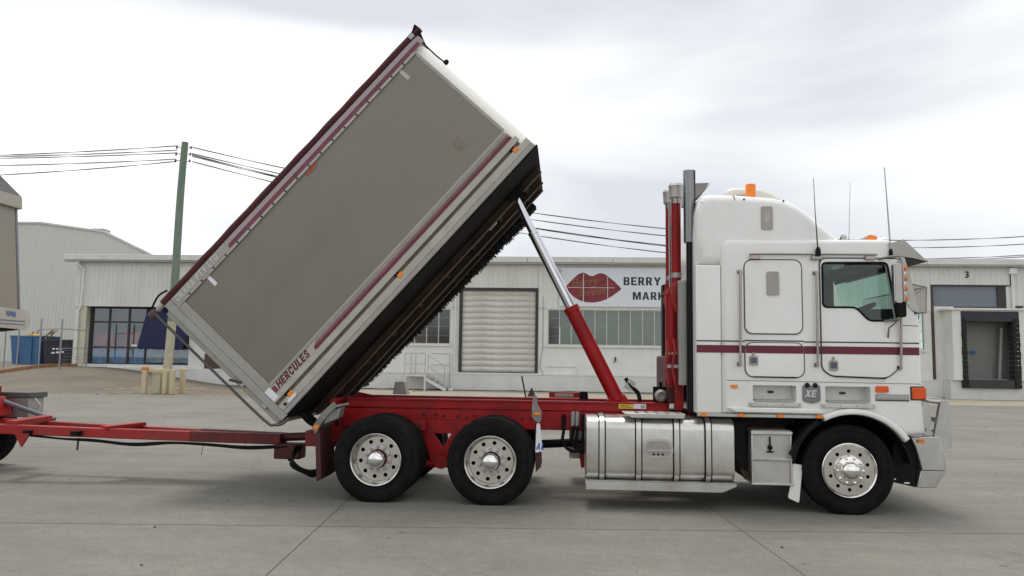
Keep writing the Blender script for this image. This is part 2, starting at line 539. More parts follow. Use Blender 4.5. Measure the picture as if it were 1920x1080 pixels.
def tag(o, label=None, cat=None, group=None, kind=None):
    if label: o['label'] = label
    if cat: o['category'] = cat
    if group: o['group'] = group
    if kind: o['kind'] = kind
    return o
def dup(o, loc, parent=None, off=None):
    """copy of an object and its children, moved so that its origin lands at loc (world)"""
    c = o.copy()
    mw = MW[o].copy()
    mw.translation = Vector(loc)
    link(c, parent, mw)
    d = Vector(loc) - MW[o].translation
    for ch in o.children:
        dup(ch, MW[ch].translation + d, c)
    return c
def text(name, body, size, mat, frame, parent, bold=0.0, shear=0.0, depth=0.002, sx=1.0, align='LEFT', space=1.0):
    cu = bpy.data.curves.new(name, 'FONT')
    cu.body = body
    cu.size = size
    cu.offset = bold
    cu.shear = shear
    cu.extrude = depth
    cu.align_x = align
    cu.space_character = space
    t = bpy.data.objects.new('tmp_text', cu)
    C.objects.link(t)
    dg = bpy.context.evaluated_depsgraph_get()
    me = bpy.data.meshes.new_from_object(t.evaluated_get(dg))
    bpy.data.objects.remove(t)
    me.name = name
    if sx != 1.0:
        me.transform(Matrix.Diagonal((sx, 1, 1, 1)))
    me.materials.clear()
    me.materials.append(mat)
    o = bpy.data.objects.new(name, me)
    return link(o, parent, frame)
def block_text(name, body, h, mat, frame, parent, depth=0.003, sx=1.0, shear=0.0, gap=0.16, t=0.24):
    """heavy sans capitals cut as flat plates; local x along the line, y up"""
    def ring(x0, x1, y0, y1, rr):
        return rrect(x0, x1, y0, y1, rr, 4)
    v, hh = t, t * 0.82
    G = {}
    G['E'] = (0.66, [[(0, 0), (0.66, 0), (0.66, hh), (v, hh), (v, .5 - hh * .45), (0.6, .5 - hh * .45), (0.6, .5 + hh * .45), (v, .5 + hh * .45), (v, 1 - hh), (0.66, 1 - hh), (0.66, 1), (0, 1)]], [])
    G['L'] = (0.62, [[(0, 0), (0.62, 0), (0.62, hh), (v, hh), (v, 1), (0, 1)]], [])
    G['H'] = (0.78, [[(0, 0), (v, 0), (v, .42), (.78 - v, .42), (.78 - v, 0), (.78, 0), (.78, 1), (.78 - v, 1), (.78 - v, .62), (v, .62), (v, 1), (0, 1)]], [])
    G['T'] = (0.7, [[(.35 - v / 2, 0), (.35 + v / 2, 0), (.35 + v / 2, 1 - hh), (.7, 1 - hh), (.7, 1), (0, 1), (0, 1 - hh), (.35 - v / 2, 1 - hh)]], [])
    G['M'] = (0.98, [[(0, 0), (v * .95, 0), (v * .95, .62), (.40, 0), (.58, 0), (.98 - v * .95, .62), (.98 - v * .95, 0), (.98, 0), (.98, 1), (.98 - v * 1.3, 1), (.49, .38), (v * 1.3, 1), (0, 1)]], [])
    G['A'] = (0.86, [[(0, 0), (v * 1.05, 0), (.30, .20), (.56, .20), (.86 - v * 1.05, 0), (.86, 0), (.56, 1), (.30, 1)]], [[(.345, .36), (.515, .36), (.43, .70)]])
    G['K'] = (0.82, [[(0, 0), (v, 0), (v, .28), (.34, .40), (.55, 0), (.84, 0), (.50, .58), (.82, 1), (.54, 1), (v, .60), (v, 1), (0, 1)]], [])
    G['Y'] = (0.82, [[(.41 - v / 2, 0), (.41 + v / 2, 0), (.41 + v / 2, .40), (.82, 1), (.55, 1), (.41, .64), (.27, 1), (0, 1), (.41 - v / 2, .40)]], [])
    bo = [(0, 0), (.50, 0), (.64, .06), (.70, .20), (.69, .36), (.60, .50), (.66, .62), (.67, .78), (.60, .94), (.48, 1), (0, 1)]
    G['B'] = (0.70, [bo], [[(v, .17), (.42, .17), (.46, .24), (.46, .35), (.42, .42), (v, .42)], [(v, .59), (.40, .59), (.44, .65), (.44, .77), (.40, .83), (v, .83)]])
    pb_ = [(.48, 1), (.62, .94), (.68, .80), (.68, .62), (.60, .48)]
    G['P'] = (0.68, [[(0, 0), (v, 0), (v, .40), (.46, .40)] + [(.60, .46), (.68, .60), (.68, .80), (.62, .94), (.48, 1), (0, 1)]], [[(v, .57), (.40, .57), (.44, .63), (.44, .77), (.40, .83), (v, .83)]])
    G['R'] = (0.74, [[(0, 0), (v, 0), (v, .36), (.30, .36), (.47, 0), (.76, 0), (.56, .42), (.66, .52), (.70, .66), (.69, .82), (.62, .95), (.50, 1), (0, 1)]], [[(v, .55), (.40, .55), (.45, .61), (.45, .77), (.40, .83), (v, .83)]])
    G['D'] = (0.74, [[(0, 0), (.42, 0), (.62, .08), (.73, .28), (.74, .5), (.73, .72), (.62, .92), (.42, 1), (0, 1)]], [[(v, hh), (.38, hh), (.47, .26), (.5, .5), (.47, .74), (.38, 1 - hh), (v, 1 - hh)]])
    G['O'] = (0.82, [ring(0, .82, -.01, 1.01, .36)], [ring(v, .82 - v, .19, .81, .16)])
    G['U'] = (0.76, [[(0, 1), (0, .3), (.06, .1), (.2, 0), (.56, 0), (.70, .1), (.76, .3), (.76, 1), (.76 - v, 1), (.76 - v, .3), (.46, .2), (.30, .2), (v, .3), (v, 1)]], [])
    G['C'] = (0.76, [[(.76, .36), (.72, .14), (.58, .0), (.3, -.01), (.12, .1), (0, .34), (0, .66), (.12, .9), (.3, 1.01), (.58, 1), (.72, .86), (.76, .66), (.54, .62), (.50, .77), (.38, .81), (.27, .72), (.24, .5), (.27, .28), (.38, .19), (.50, .24), (.54, .4)]], [])
    G['S'] = (0.70, [[(0, .30), (.05, .1), (.2, 0), (.5, 0), (.66, .1), (.70, .3), (.64, .48), (.48, .57), (.28, .64), (.24, .72), (.30, .81), (.44, .8), (.47, .70), (.68, .72), (.62, .92), (.46, 1.01), (.24, 1.01), (.08, .92), (.02, .72), (.08, .55), (.24, .46), (.44, .38), (.47, .28), (.42, .19), (.28, .19), (.22, .33)]], [])
    G['X'] = (0.80, [[(0, 0), (.27, 0), (.40, .32), (.53, 0), (.80, 0), (.54, .51), (.79, 1), (.52, 1), (.40, .70), (.28, 1), (.01, 1), (.26, .51)]], [])
    x = 0.0
    for k, ch in enumerate(body):
        if ch == ' ':
            x += 0.4
            continue
        w_, outs, holes = G[ch]
        m = MB()
        f_ = lambda p: ((x + p[0] * sx + shear * p[1]) * h, p[1] * h)
        m.prism([f_(p) for p in outs[0]], 0.0, depth, axis='z', holes=[[f_(p) for p in q] for q in holes])
        obj(name, m, mat, parent, frame=frame, ang=20)
        x += w_ * sx + gap
def wall_frame(x, y, z):
    """text plane facing the camera side (-Y): local x along +X, local y up"""
    return Matrix.Translation((x, y, z)) @ Matrix.Rotation(R(90), 4, 'X')

# ================================================================ the setting
# ---- ground
SLAB_O, SLAB_A, SLAB_W, SLAB_L = Vector((-2.4, 7.73, 0)), R(4.6), 4.22, 6.2
SROT = Matrix.Translation(SLAB_O) @ Matrix.Rotation(SLAB_A, 4, 'Z')
def edge_y(x):
    return SLAB_O.y + 4 * SLAB_L / math.cos(SLAB_A) + math.tan(SLAB_A) * (x - SLAB_O.x)
g = MB().add([(-700, -300, -0.06), (700, -300, -0.06), (700, 1200, -0.06), (-700, 1200, -0.06)], [(0, 1, 2, 3)])
ground = tag(obj('ground', g, jointm), kind='structure')
sl = MB().box(0.004, SLAB_W - 0.004, 0.013, SLAB_L - 0.013, -0.055, 0.0)
slab0 = None
for i in range(-8, 9):
    for j in range(-3, 4):
        fr = SROT @ Matrix.Translation((i * SLAB_W, j * SLAB_L, 0))
        if slab0 is None:
            slab0 = obj('concrete_slab', sl, conc, ground, frame=fr, bevel=0.004)
        else:
            c = slab0.copy()
            link(c, ground, fr)
def sm(t):
    t = max(0.0, min(1.0, t))
    return t * t * (3 - 2 * t)
def gz(x, y):
    return 0.95 * sm((-16.5 - x) / 9.0) * sm((y - 32.5) / 6.5)
def apron(name, x0, x1, y1, mat):
    vs, fs = [], []
    nx, ny = int((x1 - x0) / 0.8), 26
    for i in range(nx + 1):
        x = x0 + (x1 - x0) * i / nx
        for j in range(ny + 1):
            ya = edge_y(x) + 0.012
            y = ya + (y1 - ya) * j / ny
            z = gz(x, y) + 0.012 * noise.noise(Vector((x * 0.6, y * 0.6, 0)))* sm((y-ya)/1.5)
            vs.append((x, y, z))
    for i in range(nx):
        for j in range(ny):
            a = i * (ny + 1) + j
            fs.append((a, a + ny + 1, a + ny + 2, a + 1))
    return tag(obj(name, MB().add(vs, fs), mat, ang=60), kind='structure')
driveway = apron('driveway', -62, -13.0, 62, apronm)
apron_strip = apron('concrete_apron', -12.99, 62, 48, stripm)
def paint(x0, y0, x1, y1, w, parent):
    d = Vector((x1 - x0, y1 - y0, 0))
    L_ = d.length
    d.normalize()
    nrm = Vector((-d.y, d.x, 0)) * w / 2
    vs, fs = [], []
    n = max(2, int(L_ / 0.35))
    for k in range(n + 1):
        p = Vector((x0, y0, 0)) + d * L_ * k / n
        for sgn in (-1, 1):
            q = p + nrm * sgn * (1 + 0.25 * noise.noise(p * 3 + Vector((0, 0, sgn))))
            vs.append((q.x, q.y, gz(q.x, q.y) + 0.018))
    for k in range(n):
        fs.append((2 * k, 2 * k + 1, 2 * k + 3, 2 * k + 2))
    return obj('painted_line', MB().add(vs, fs), yellowline, parent)
paint(-7.35, 35.2, -7.7, 40.3, 0.16, apron_strip)
paint(0.9, 35.2, 0.55, 40.3, 0.16, apron_strip)
paint(-18.4, 35.0, -17.6, 37.3, 0.14, driveway)
for k in range(9):
    paint(-20.6 + 0.38 * k, 33.9 + 0.37 * k, -20.4 + 0.38 * k, 34.1 + 0.37 * k, 0.13, driveway)
for k in range(6):
    paint(-15.2 + 0.55 * k, 36.2 + 0.3 * k, -14.9 + 0.55 * k, 36.36 + 0.3 * k, 0.13, driveway)
# ochre kerb running up beside the fence
kb = MB()
kp = [(-30.5, 32.8), (-28.5, 35.0), (-27.0, 37.6), (-26.0, 40.0)]
for (xa, ya), (xb, yb) in zip(kp, kp[1:]):
    for k in range(6):
        t0, t1 = k / 6, (k + 1) / 6
        pa = Vector((xa + (xb - xa) * t0, ya + (yb - ya) * t0, 0))
        pb = Vector((xa + (xb - xa) * t1, ya + (yb - ya) * t1, 0))
        pa.z, pb.z = gz(pa.x, pa.y) + 0.05, gz(pb.x, pb.y) + 0.05
        kb.bar(pa, pb, 0.22, 0.2)
obj('kerb', kb, kerbm, driveway)

# ---- warehouse
WY = 41.0
wh = empty('warehouse', (4, WY, 0), 'long white warehouse with ribbed cladding, roller door, raised dock and shopfront behind the truck', 'building')
def corr(x0, x1, z0, ztop, y, pitch=0.26, d=0.03, nz=1):
    m = MB()
    xs = []
    x = x0
    while x < x1 - 1e-6:
        for fx, dy in ((0, 0), (0.60, 0), (0.68, -d), (0.92, -d), (1.0, 0)):
            xx = x + fx * pitch
            if xx <= x1 and (not xs or xx > xs[-1][0] + 1e-5): xs.append((xx, dy))
        x += pitch
    xs.append((x1, 0))
    zt = ztop if callable(ztop) else (lambda q: ztop)
    vs, fs = [], []
    for xx, dy in xs:
        vs += [(xx, y + dy, z0), (xx, y + dy, zt(xx))]
    for k in range(len(xs) - 1):
        fs.append((2 * k, 2 * k + 2, 2 * k + 3, 2 * k + 1))
    return m.add(vs, fs)
# plinth / dock face
pl = MB().box(-25.85, 61, WY - 0.14, WY + 0.3, -0.3, 0.93)
obj('dock_plinth', pl, plinthm, wh, bevel=0.02)
obj('dock_edge', MB().box(-18.6, 18.8, WY - 0.165, WY - 0.145, 0.86, 0.945), wallw, wh)
# masonry with window openings
obj('wall', MB().prism([(-18.65, 0.935), (-5.52, 0.935), (-5.52, 4.42), (-18.65, 4.42)], WY, WY + 0.22,
    holes=[[(-12.4, 2.42), (-5.98, 2.42), (-5.98, 4.31), (-12.4, 4.31)]]), wallw, wh)
obj('wall', MB().prism([(-1.30, 0.935), (18.86, 0.935), (18.86, 4.42), (-1.30, 4.42)], WY, WY + 0.22,
    holes=[[(-0.80, 2.45), (7.9, 2.45), (7.9, 4.34), (-0.80, 4.34)], [(12.4, 2.45), (18.5, 2.45), (18.5, 4.34), (12.4, 4.34)]]), wallw, wh)
obj('wall', MB().box(23.45, 61, WY, WY + 0.22, 0.935, 5.2), wallw, wh)
obj('wall', MB().box(-20.32, -18.66, WY, WY + 0.3, 0.93, 4.27), wallw, wh)
obj('wall', MB().box(-26.35, -20.33, WY, WY + 0.3, 0.93, 1.1), wallw, wh)
# cladding sheets above
obj('cladding', corr(-26.9, -5.53, 4.40, 6.8, WY - 0.03), clad, wh)
obj('cladding', corr(-5.52, -1.31, 5.46, 6.8, WY - 0.03), clad, wh)
obj('cladding', corr(-1.30, 18.86, 4.40, 6.8, WY - 0.03), clad, wh)
obj('cladding', corr(18.87, 22.82, 5.80, 6.8, WY - 0.03), clad, wh)
obj('cladding', corr(22.98, 61, 4.75, 6.8, WY - 0.03), clad, wh)
obj('cladding_trim', MB().box(-26.9, -18.66, WY - 0.07, WY - 0.005, 4.26, 4.40), clad, wh)
obj('side_wall', MB().box(-26.9, -26.75, WY + 0.01, WY + 35, 0.5, 6.8), clad, wh)
# fascia and gutter in lengths
fx = [-27.5, -17.6, -9.9, -1.9, 2.6, 10.6, 18.6, 26.6, 34.6, 42.6, 50.6, 61]
for a, b in zip(fx, fx[1:]):
    obj('fascia', MB().box(a + 0.01, b - 0.01, WY - 0.42, WY + 0.1, 6.80, 7.10), fasciam, wh, bevel=0.015)
obj('gutter_lip', MB().box(-27.5, 61, WY - 0.36, WY - 0.05, 6.72, 6.795), galv, wh)
obj('roof', MB().add([(-27.5, WY + 0.1, 7.0), (61, WY + 0.1, 7.0), (61, WY + 36, 7.0), (-27.5, WY + 36, 7.0)], [(0, 1, 2, 3)]), galv, wh)
# downpipes
obj('downpipe', MB().tube([(-26.72, WY - 0.3, 6.76), (-26.72, WY - 0.22, 6.55), (-26.48, WY - 0.12, 6.3), (-26.48, WY - 0.12, 4.3), (-26.62, WY - 0.12, 4.0), (-26.62, WY - 0.12, 1.0)], 0.075, 10), wallw, wh)
obj('downpipe', MB().tube([(-5.72, WY - 0.09, 6.7), (-5.72, WY - 0.09, 0.95)], 0.05, 8), wallw, wh)
obj('downpipe', MB().tube([(22.9, WY - 0.12, 6.7), (22.9, WY - 0.12, 0.95)], 0.07, 8), wallw, wh)
obj('rainwater_head', MB().box(22.72, 23.08, WY - 0.25, WY - 0.04, 6.35, 6.68), wallw, wh, bevel=0.02)
obj('conduit', MB().tube([(-1.05, WY - 0.05, 5.0), (-1.05, WY - 0.05, 2.3), (-1.2, WY - 0.05, 1.3), (-1.0, WY - 0.2, 0.9)], 0.022, 6), galv, wh)
obj('conduit', MB().tube([(-1.0, WY - 0.03, 2.36), (2.1, WY - 0.03, 2.36)], 0.018, 6), wallw, wh)
obj('conduit', MB().tube([(-0.9, WY - 0.03, 1.32), (0.75, WY - 0.03, 1.32), (0.75, WY - 0.03, 0.95)], 0.02, 6), wallw, wh)
dirtm = M('gutter_dirt', (0.10, 0.085, 0.06), 0.95, var=0.4, vs=6, dirt=(0.05, 0.06, 0.03), damt=0.7, ds=4)
vs, fs = [], []
for k in range(240):
    x = -18 + 79 * k / 239
    h_ = 0.02 + 0.07 * max(0, noise.noise(Vector((x * 1.3, 0, 0)))) + 0.03 * max(0, noise.noise(Vector((x * 5, 2, 0))))
    w_ = 0.16 + 0.14 * noise.noise(Vector((x * 0.9, 5, 0)))
    z0_ = gz(x, WY - 0.3)
    vs += [(x, WY - 0.15 - w_, z0_ + 0.014), (x, WY - 0.148, z0_ + 0.014 + h_)]
for k in range(239):
    fs.append((2 * k, 2 * k + 2, 2 * k + 3, 2 * k + 1))
tag(obj('gutter_dirt', MB().add(vs, fs), dirtm, ang=80), kind='stuff')
gr = MB()
rg = random.Random(5)
for k in range(260):
    if k < 150:
        x, y = rg.uniform(-26, -6), None
        y = edge_y(x) + rg.gauss(0.1, 0.5)
    else:
        x, y = rg.uniform(-14, 12), rg.uniform(5.2, 26)
    s_ = rg.uniform(0.006, 0.02) * (1.8 if k < 150 else 1)
    gr.lathe([(0, -s_ * .3), (s_, 0), (s_ * 0.6, s_ * 0.6), (0, s_ * 0.7)], (x, y, max(0, gz(x, y)) + s_ * 0.3), 'z', 5)
tag(obj('grit', gr, M('grit_stone', (0.13, 0.115, 0.09), 0.9, var=0.5, vs=3)), kind='stuff')
# roller door
DX0, DX1, DZ0, DZ1 = -5.40, -1.42, 0.95, 5.36
rd = obj('roller_door', MB().box(DX0 + 0.02, DX1 - 0.02, WY + 0.16, WY + 0.2, DZ0, DZ1), shutter, wh)
ns = 14
hs = (DZ1 - DZ0) / ns
prof = [(WY + 0.155 - 0.06 * math.sin(math.pi * k / 6) ** 0.8, hs * (0.04 + 0.92 * k / 6)) for k in range(7)]
slat = MB()
vs, fs = [], []
for x in (DX0 + 0.05, DX1 - 0.05):
    vs += [(x, y, z) for y, z in prof]
slat.add(vs, [(k, k + 1, 8 + k, 7 + k) for k in range(6)] + [tuple(range(7)), tuple(range(7, 14))])
sl0 = None
for k in range(ns):
    if sl0 is None:
        sl0 = obj('shutter_slat', slat, shutter, rd, loc=(0, 0, 0))
        mw0 = Matrix.Translation((0, 0, DZ0))
        MW[sl0] = mw0
        sl0.matrix_local = MW[rd].inverted() @ mw0
    else:
        c = sl0.copy()
        link(c, rd, Matrix.Translation((0, 0, DZ0 + k * hs)))
df = MB()
df.box(DX0 - 0.12, DX0 + 0.03, WY - 0.05, WY + 0.1, 0.95, DZ1 + 0.1)
obj('door_frame', MB().box(DX1 - 0.03, DX1 + 0.12, WY - 0.05, WY + 0.1, 0.95, DZ1 + 0.1), darkframe, wh)
obj('door_frame', df, darkframe, wh)
obj('door_head', MB().box(DX0 + 0.035, DX1 - 0.035, WY - 0.04, WY + 0.1, DZ1 - 0.03, DZ1 + 0.09), darkframe, wh)
obj('door_sill', MB().box(DX0, DX1, WY - 0.04, WY + 0.09, 0.932, 0.975), darkframe, wh)
# steel windows: frame, panes, mullions
def steel_window(x0, x1, z0, z1, n, dark=()):
    w = MB()
    w.box(x0, x1, WY - 0.02, WY + 0.06, z1 - 0.05, z1)
    w.box(x0, x1, WY - 0.02, WY + 0.06, z0, z0 + 0.05)
    w.box(x0, x0 + 0.05, WY - 0.02, WY + 0.06, z0 + 0.051, z1 - 0.051)
    w.box(x1 - 0.05, x1, WY - 0.02, WY + 0.06, z0 + 0.051, z1 - 0.051)
    win = obj('window', w, winframe, wh)
    st = (x1 - x0) / n
    for k in range(n):
        a, b = x0 + k * st, x0 + (k + 1) * st
        obj('pane', MB().box(a + 0.03, b - 0.03, WY + 0.022, WY + 0.03, z0 + 0.052, z1 - 0.052), winglass, win)
        if k:
            obj('mullion', MB().box(a - 0.022, a + 0.022, WY + 0.0, WY + 0.05, z0 + 0.052, z1 - 0.052), winframe, win)
    for k in (1, 2, 3):
        zz = z0 + (z1 - z0) * k / 4
        obj('glazing_bar', MB().box(x0 + 0.06, x1 - 0.06, WY + 0.032, WY + 0.05, zz - 0.012, zz + 0.012), winframe, win)
    obj('sill', MB().box(x0 - 0.06, x1 + 0.06, WY - 0.1, WY - 0.022, z0 - 0.1, z0 - 0.005), wallw, win)
    obj('head_trim', MB().box(x0 - 0.06, x1 + 0.06, WY - 0.05, WY - 0.022, z1 + 0.005, z1 + 0.07), wallw, win)
    return win
steel_window(-12.4, -5.98, 2.42, 4.31, 10)
steel_window(-0.80, 7.9, 2.45, 4.34, 14)
steel_window(12.4, 18.5, 2.45, 4.34, 10)
# lining seen through the right-hand panes, with diagonal braces; dim hall behind the left-hand ones
obj('inner_lining', MB().box(-0.14, 7.88, WY + 0.19, WY + 0.215, 2.46, 4.33), blindm, wh)
br = MB()
for x in (1.9, 5.0):
    br.bar((x, WY + 0.165, 2.2), (x + 1.5, WY + 0.165, 4.1), 0.02, 0.14, (0, 1, 0))
    br.bar((x + 3.0, WY + 0.145, 2.2), (x + 1.5, WY + 0.145, 4.1), 0.02, 0.14, (0, 1, 0))
obj('wall_brace', br, galv, wh)
obj('added_dark_board', MB().box(-1.0, -0.16, WY + 0.23, WY + 0.26, 2.3, 4.5), dustdark, wh)  # dark board added behind the first pane to keep it dark
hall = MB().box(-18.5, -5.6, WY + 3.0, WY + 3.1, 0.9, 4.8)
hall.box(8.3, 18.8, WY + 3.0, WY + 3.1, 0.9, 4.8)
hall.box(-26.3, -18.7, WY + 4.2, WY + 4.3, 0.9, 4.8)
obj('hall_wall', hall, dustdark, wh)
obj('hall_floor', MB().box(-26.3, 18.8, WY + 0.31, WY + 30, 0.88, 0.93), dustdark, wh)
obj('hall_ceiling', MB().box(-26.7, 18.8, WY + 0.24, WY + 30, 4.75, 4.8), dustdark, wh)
obj('hall_crate', MB().box(-8.6, -6.9, WY + 1.4, WY + 2.4, 0.94, 2.9), redgrime, wh, bevel=0.02)
# floodlight on a bracket by the sign
fl = obj('floodlight', MB().prism(rpoly([(-0.75, 6.62), (-0.05, 6.42), (-0.12, 6.27), (-0.5, 6.36)], 0.03), WY - 0.75, WY - 0.45), galv, wh)
obj('bracket', MB().tube([(-0.32, WY - 0.6, 6.4), (-0.3, WY - 0.3, 6.0), (-0.3, WY - 0.04, 5.9)], 0.025, 6), galv, fl)
# weathering fixtures on the dock wall
obj('wall_bracket', MB().box(2.72, 2.80, WY - 0.08, WY - 0.005, 1.62, 1.86).box(2.66, 2.7, WY - 0.05, WY - 0.005, 1.55, 1.6), brownframe, wh)
# ---- shopfront with awning, left end
sf = obj('shopfront', MB().box(-26.2, -20.34, WY + 0.32, WY + 0.4, 1.10, 1.16).box(-26.2, -20.34, WY + 0.32, WY + 0.4, 4.19, 4.25)
         .box(-26.2, -26.02, WY + 0.32, WY + 0.4, 1.161, 4.189).box(-20.42, -20.34, WY + 0.32, WY + 0.4, 1.161, 4.189), darkframe, wh)
cols = [-26.02, -25.08, -23.95, -22.95, -21.75, -20.42]
rows = [1.161, 2.02, 3.42, 4.189]
for a, b in zip(cols, cols[1:]):
    for k, (c, d) in enumerate(zip(rows, rows[1:])):
        obj('pane', MB().box(a + 0.03, b - 0.03, WY + 0.352, WY + 0.362, c + 0.03, d - 0.03), shopgl, sf)
    obj('mullion', MB().box(b - 0.05, b + 0.05, WY + 0.31, WY + 0.41, 1.162, 4.188), darkframe, sf)
for c in rows[1:3]:
    obj('transom', MB().box(-26.02, -20.42, WY + 0.318, WY + 0.406, c - 0.045, c + 0.045), darkframe, sf)
for a, b in ((-22.9, -21.8), (-21.7, -20.45)):
    obj('frosted_film', MB().box(a, b, WY + 0.368, WY + 0.372, 1.2, 1.95), frosted, sf)
obj('notice', MB().box(-23.75, -23.45, WY + 0.342, WY + 0.349, 2.06, 2.2), whitest, sf)
cl = MB().box(-26.75, -26.21, WY - 0.05, WY + 0.35, 0.80, 4.255)
obj('column', cl, creamm, wh, bevel=0.02)
obj('column_shoe', MB().box(-26.85, -26.45, WY - 0.26, WY - 0.06, 0.85, 1.0), wallw, wh, bevel=0.03)
aw = MB()
av, afs = [], []
AX0, AX1, n = -22.88, -20.36, 36
for k in range(n + 1):
    x = AX0 + (AX1 - AX0) * k / n
    sc = 0.06 * abs(math.sin(math.pi * 7 * k / n))
    av += [(x, WY + 0.28, 4.24), (x, WY - 0.55, 2.28), (x, WY - 0.56, 1.93 + 0.0 - sc + 0.05)]
for k in range(n):
    for q in (0, 1):
        a = 3 * k + q
        afs.append((a, a + 3, a + 4, a + 1))
av += [(AX0, WY + 0.28, 2.28), (AX1, WY + 0.28, 2.28)]
m_ = len(av)
afs += [(0, 1, m_ - 2), (3 * n, m_ - 1, 3 * n + 1)]
obj('awning', aw.add(av, afs), navy, wh, ang=60)
reflred = M('reflection_red', (0.62, 0.03, 0.035), 0.5, var=0.3, vs=2)  # red and blue boxes added behind the panes stand in for reflections
reflblue = M('reflection_blue', (0.16, 0.30, 0.46), 0.5, var=0.5, vs=2.5)
for x0, x1, z0, z1, y0, c_, nm, lab in ((-25.95, -24.9, 2.1, 2.75, 41.52, 'red', 'red_reflection_box', 'added red box for the red reflection in the leftmost shop window column'),
        (-24.3, -23.1, 2.1, 2.85, 41.54, 'red', 'red_reflection_box', 'wider added red box for the red reflection in the middle shop panes'),
        (-26.0, -22.95, 0.95, 1.95, 41.45, 'blue', 'blue_reflection_box', 'low added blue box for the blue reflection along the shop windows')):
    d_ = tag(obj(nm, MB().box(x0, x1, y0, y0 + 0.6, 1.96 if c_ == 'red' else z0, z1), reflred if c_ == 'red' else reflblue, loc=((x0 + x1) / 2, y0, z0), bevel=0.03), lab, 'display box' if c_ == 'red' else 'counter')
# ---- dock shelter and tall opening, right end
obj('blue_shutter', corr(0, 1.05, 19.0, 22.2, 0, 0.105, 0.02), shutterblue, wh, frame=Matrix(((0, 0, 1, 0), (0, 1, 0, WY + 0.1), (1, 0, 0, 4.69), (0, 0, 0, 1))))
obj('shutter_jamb', MB().box(18.88, 18.99, WY - 0.06, WY + 0.12, 0.94, 5.76), brownframe, wh)
obj('shutter_jamb', MB().box(22.2, 22.62, WY + 0.02, WY + 0.12, 4.66, 5.74), darkframe, wh)
obj('opening_head', MB().box(18.995, 22.8, WY - 0.05, WY + 0.0, 5.745, 5.8), darkframe, wh)
obj('wall', MB().box(22.63, 22.97, WY, WY + 0.22, 0.94, 5.79), wallw, wh)
obj('infill_panel', MB().box(19.0, 20.0, WY + 0.0, WY + 0.05, 0.94, 4.68), wallw, wh)
ds_ = obj('dock_shelter', MB().prism([(19.42, 0.94), (23.3, 0.94), (23.3, 4.44), (19.42, 4.44)], WY - 1.0, WY - 0.88,
      holes=[[(19.86, 0.945), (22.62, 0.945), (22.62, 4.36), (19.86, 4.36)]]), wallw, wh)
obj('shelter_side', MB().box(19.42, 19.47, WY - 0.875, WY - 0.002, 0.94, 4.44), wallw, ds_)
obj('shelter_side', MB().box(23.25, 23.3, WY - 0.875, WY - 0.002, 0.94, 4.44), wallw, ds_)
obj('shelter_roof', MB().box(19.2, 23.55, WY - 1.12, WY - 0.002, 4.445, 4.53), wallw, ds_)
def foam(x0, x1, z0, z1, nm):
    m = MB()
    k = max(2, int((z1 - z0) / 0.22))
    for i in range(k):
        a, b = z0 + (z1 - z0) * i / k, z0 + (z1 - z0) * (i + 1) / k
        j = random.uniform(-0.014, 0.014)
        m.box(x0 + j, x1 + random.uniform(-0.014, 0.014), WY - 1.06 + random.uniform(-.012, .012), WY - 0.55, a + 0.006, b - 0.006)
    return obj(nm, m, dockfoam, ds_, bevel=0.015)
foam(19.84, 20.08, 0.56, 4.02, 'side_pad')
foam(22.3, 22.62, 0.56, 4.02, 'side_pad')
obj('head_pad', MB().box(19.84, 22.62, WY - 1.04, WY - 0.6, 3.86, 4.38), dockhead, ds_, bevel=0.03)
obj('dock_bumper', MB().box(20.09, 22.29, WY - 1.03, WY - 0.15, 0.56, 0.98), darkframe, ds_, bevel=0.03)
obj('dock_pit_wall', MB().box(19.3, 23.4, WY - 0.86, WY - 0.16, -0.02, 0.92), plinthm, ds_)
obj('inner_door', MB().box(20.0, 21.45, WY + 0.02, WY + 0.04, 0.99, 3.9), doorgreen, ds_)
obj('inner_door', MB().box(21.32, 22.7, WY + 0.03, WY + 0.07, 0.99, 3.9), doorgreen, ds_)
obj('door_handle', MB().box(20.75, 20.98, WY - 0.1, WY - 0.065, 2.28, 2.42), bluest, ds_)
obj('inner_prop', MB().bar((21.95, WY - 0.3, 1.0), (22.15, WY - 0.3, 3.6), 0.07, 0.12), galv, ds_)
text('bay_number', '3', 0.46, blackprint, wall_frame(20.58, WY - 0.075, 6.17), wh, bold=0.012)

# ---- sign board
sg = empty('sign_board', (2.5, WY - 0.07, 4.49), 'white sign board with red lips emblem and black capital lettering above the warehouse windows', 'sign')
obj('panel', MB().box(-0.2, 8.6, WY - 0.12, WY - 0.075, 4.49, 6.56), signw, sg, bevel=0.006)
lip = []
LX0, LX1, LZ = 0.08, 3.06, 5.49
top = [(0.0, 0.02), (0.07, 0.22), (0.16, 0.52), (0.24, 0.74), (0.31, 0.83), (0.37, 0.80), (0.43, 0.68), (0.475, 0.64), (0.52, 0.66), (0.57, 0.76), (0.63, 0.81), (0.70, 0.76), (0.78, 0.60), (0.88, 0.35), (0.96, 0.10), (1.0, -0.04)]
bot = [(0.98, -0.12), (0.92, -0.26), (0.84, -0.44), (0.74, -0.62), (0.63, -0.75), (0.50, -0.81), (0.38, -0.79), (0.27, -0.70), (0.16, -0.50), (0.08, -0.25)]
for a, b in top + bot:
    lip.append((LX0 + (LX1 - LX0) * a, LZ + 0.97 * b))
lo = obj('lips_emblem', MB().prism(lip, WY - 0.126, WY - 0.121), lipred, sg)
text('script', 'Berry', 0.62, goldp, wall_frame(0.42, WY - 0.130, 5.52) @ Matrix.Rotation(R(6), 4, 'Z'), lo, shear=0.35, depth=0.001, bold=0.008)
text('script', 'Sweet', 0.60, goldp, wall_frame(0.75, WY - 0.130, 5.02) @ Matrix.Rotation(R(6), 4, 'Z'), lo, shear=0.35, depth=0.001, bold=0.008)
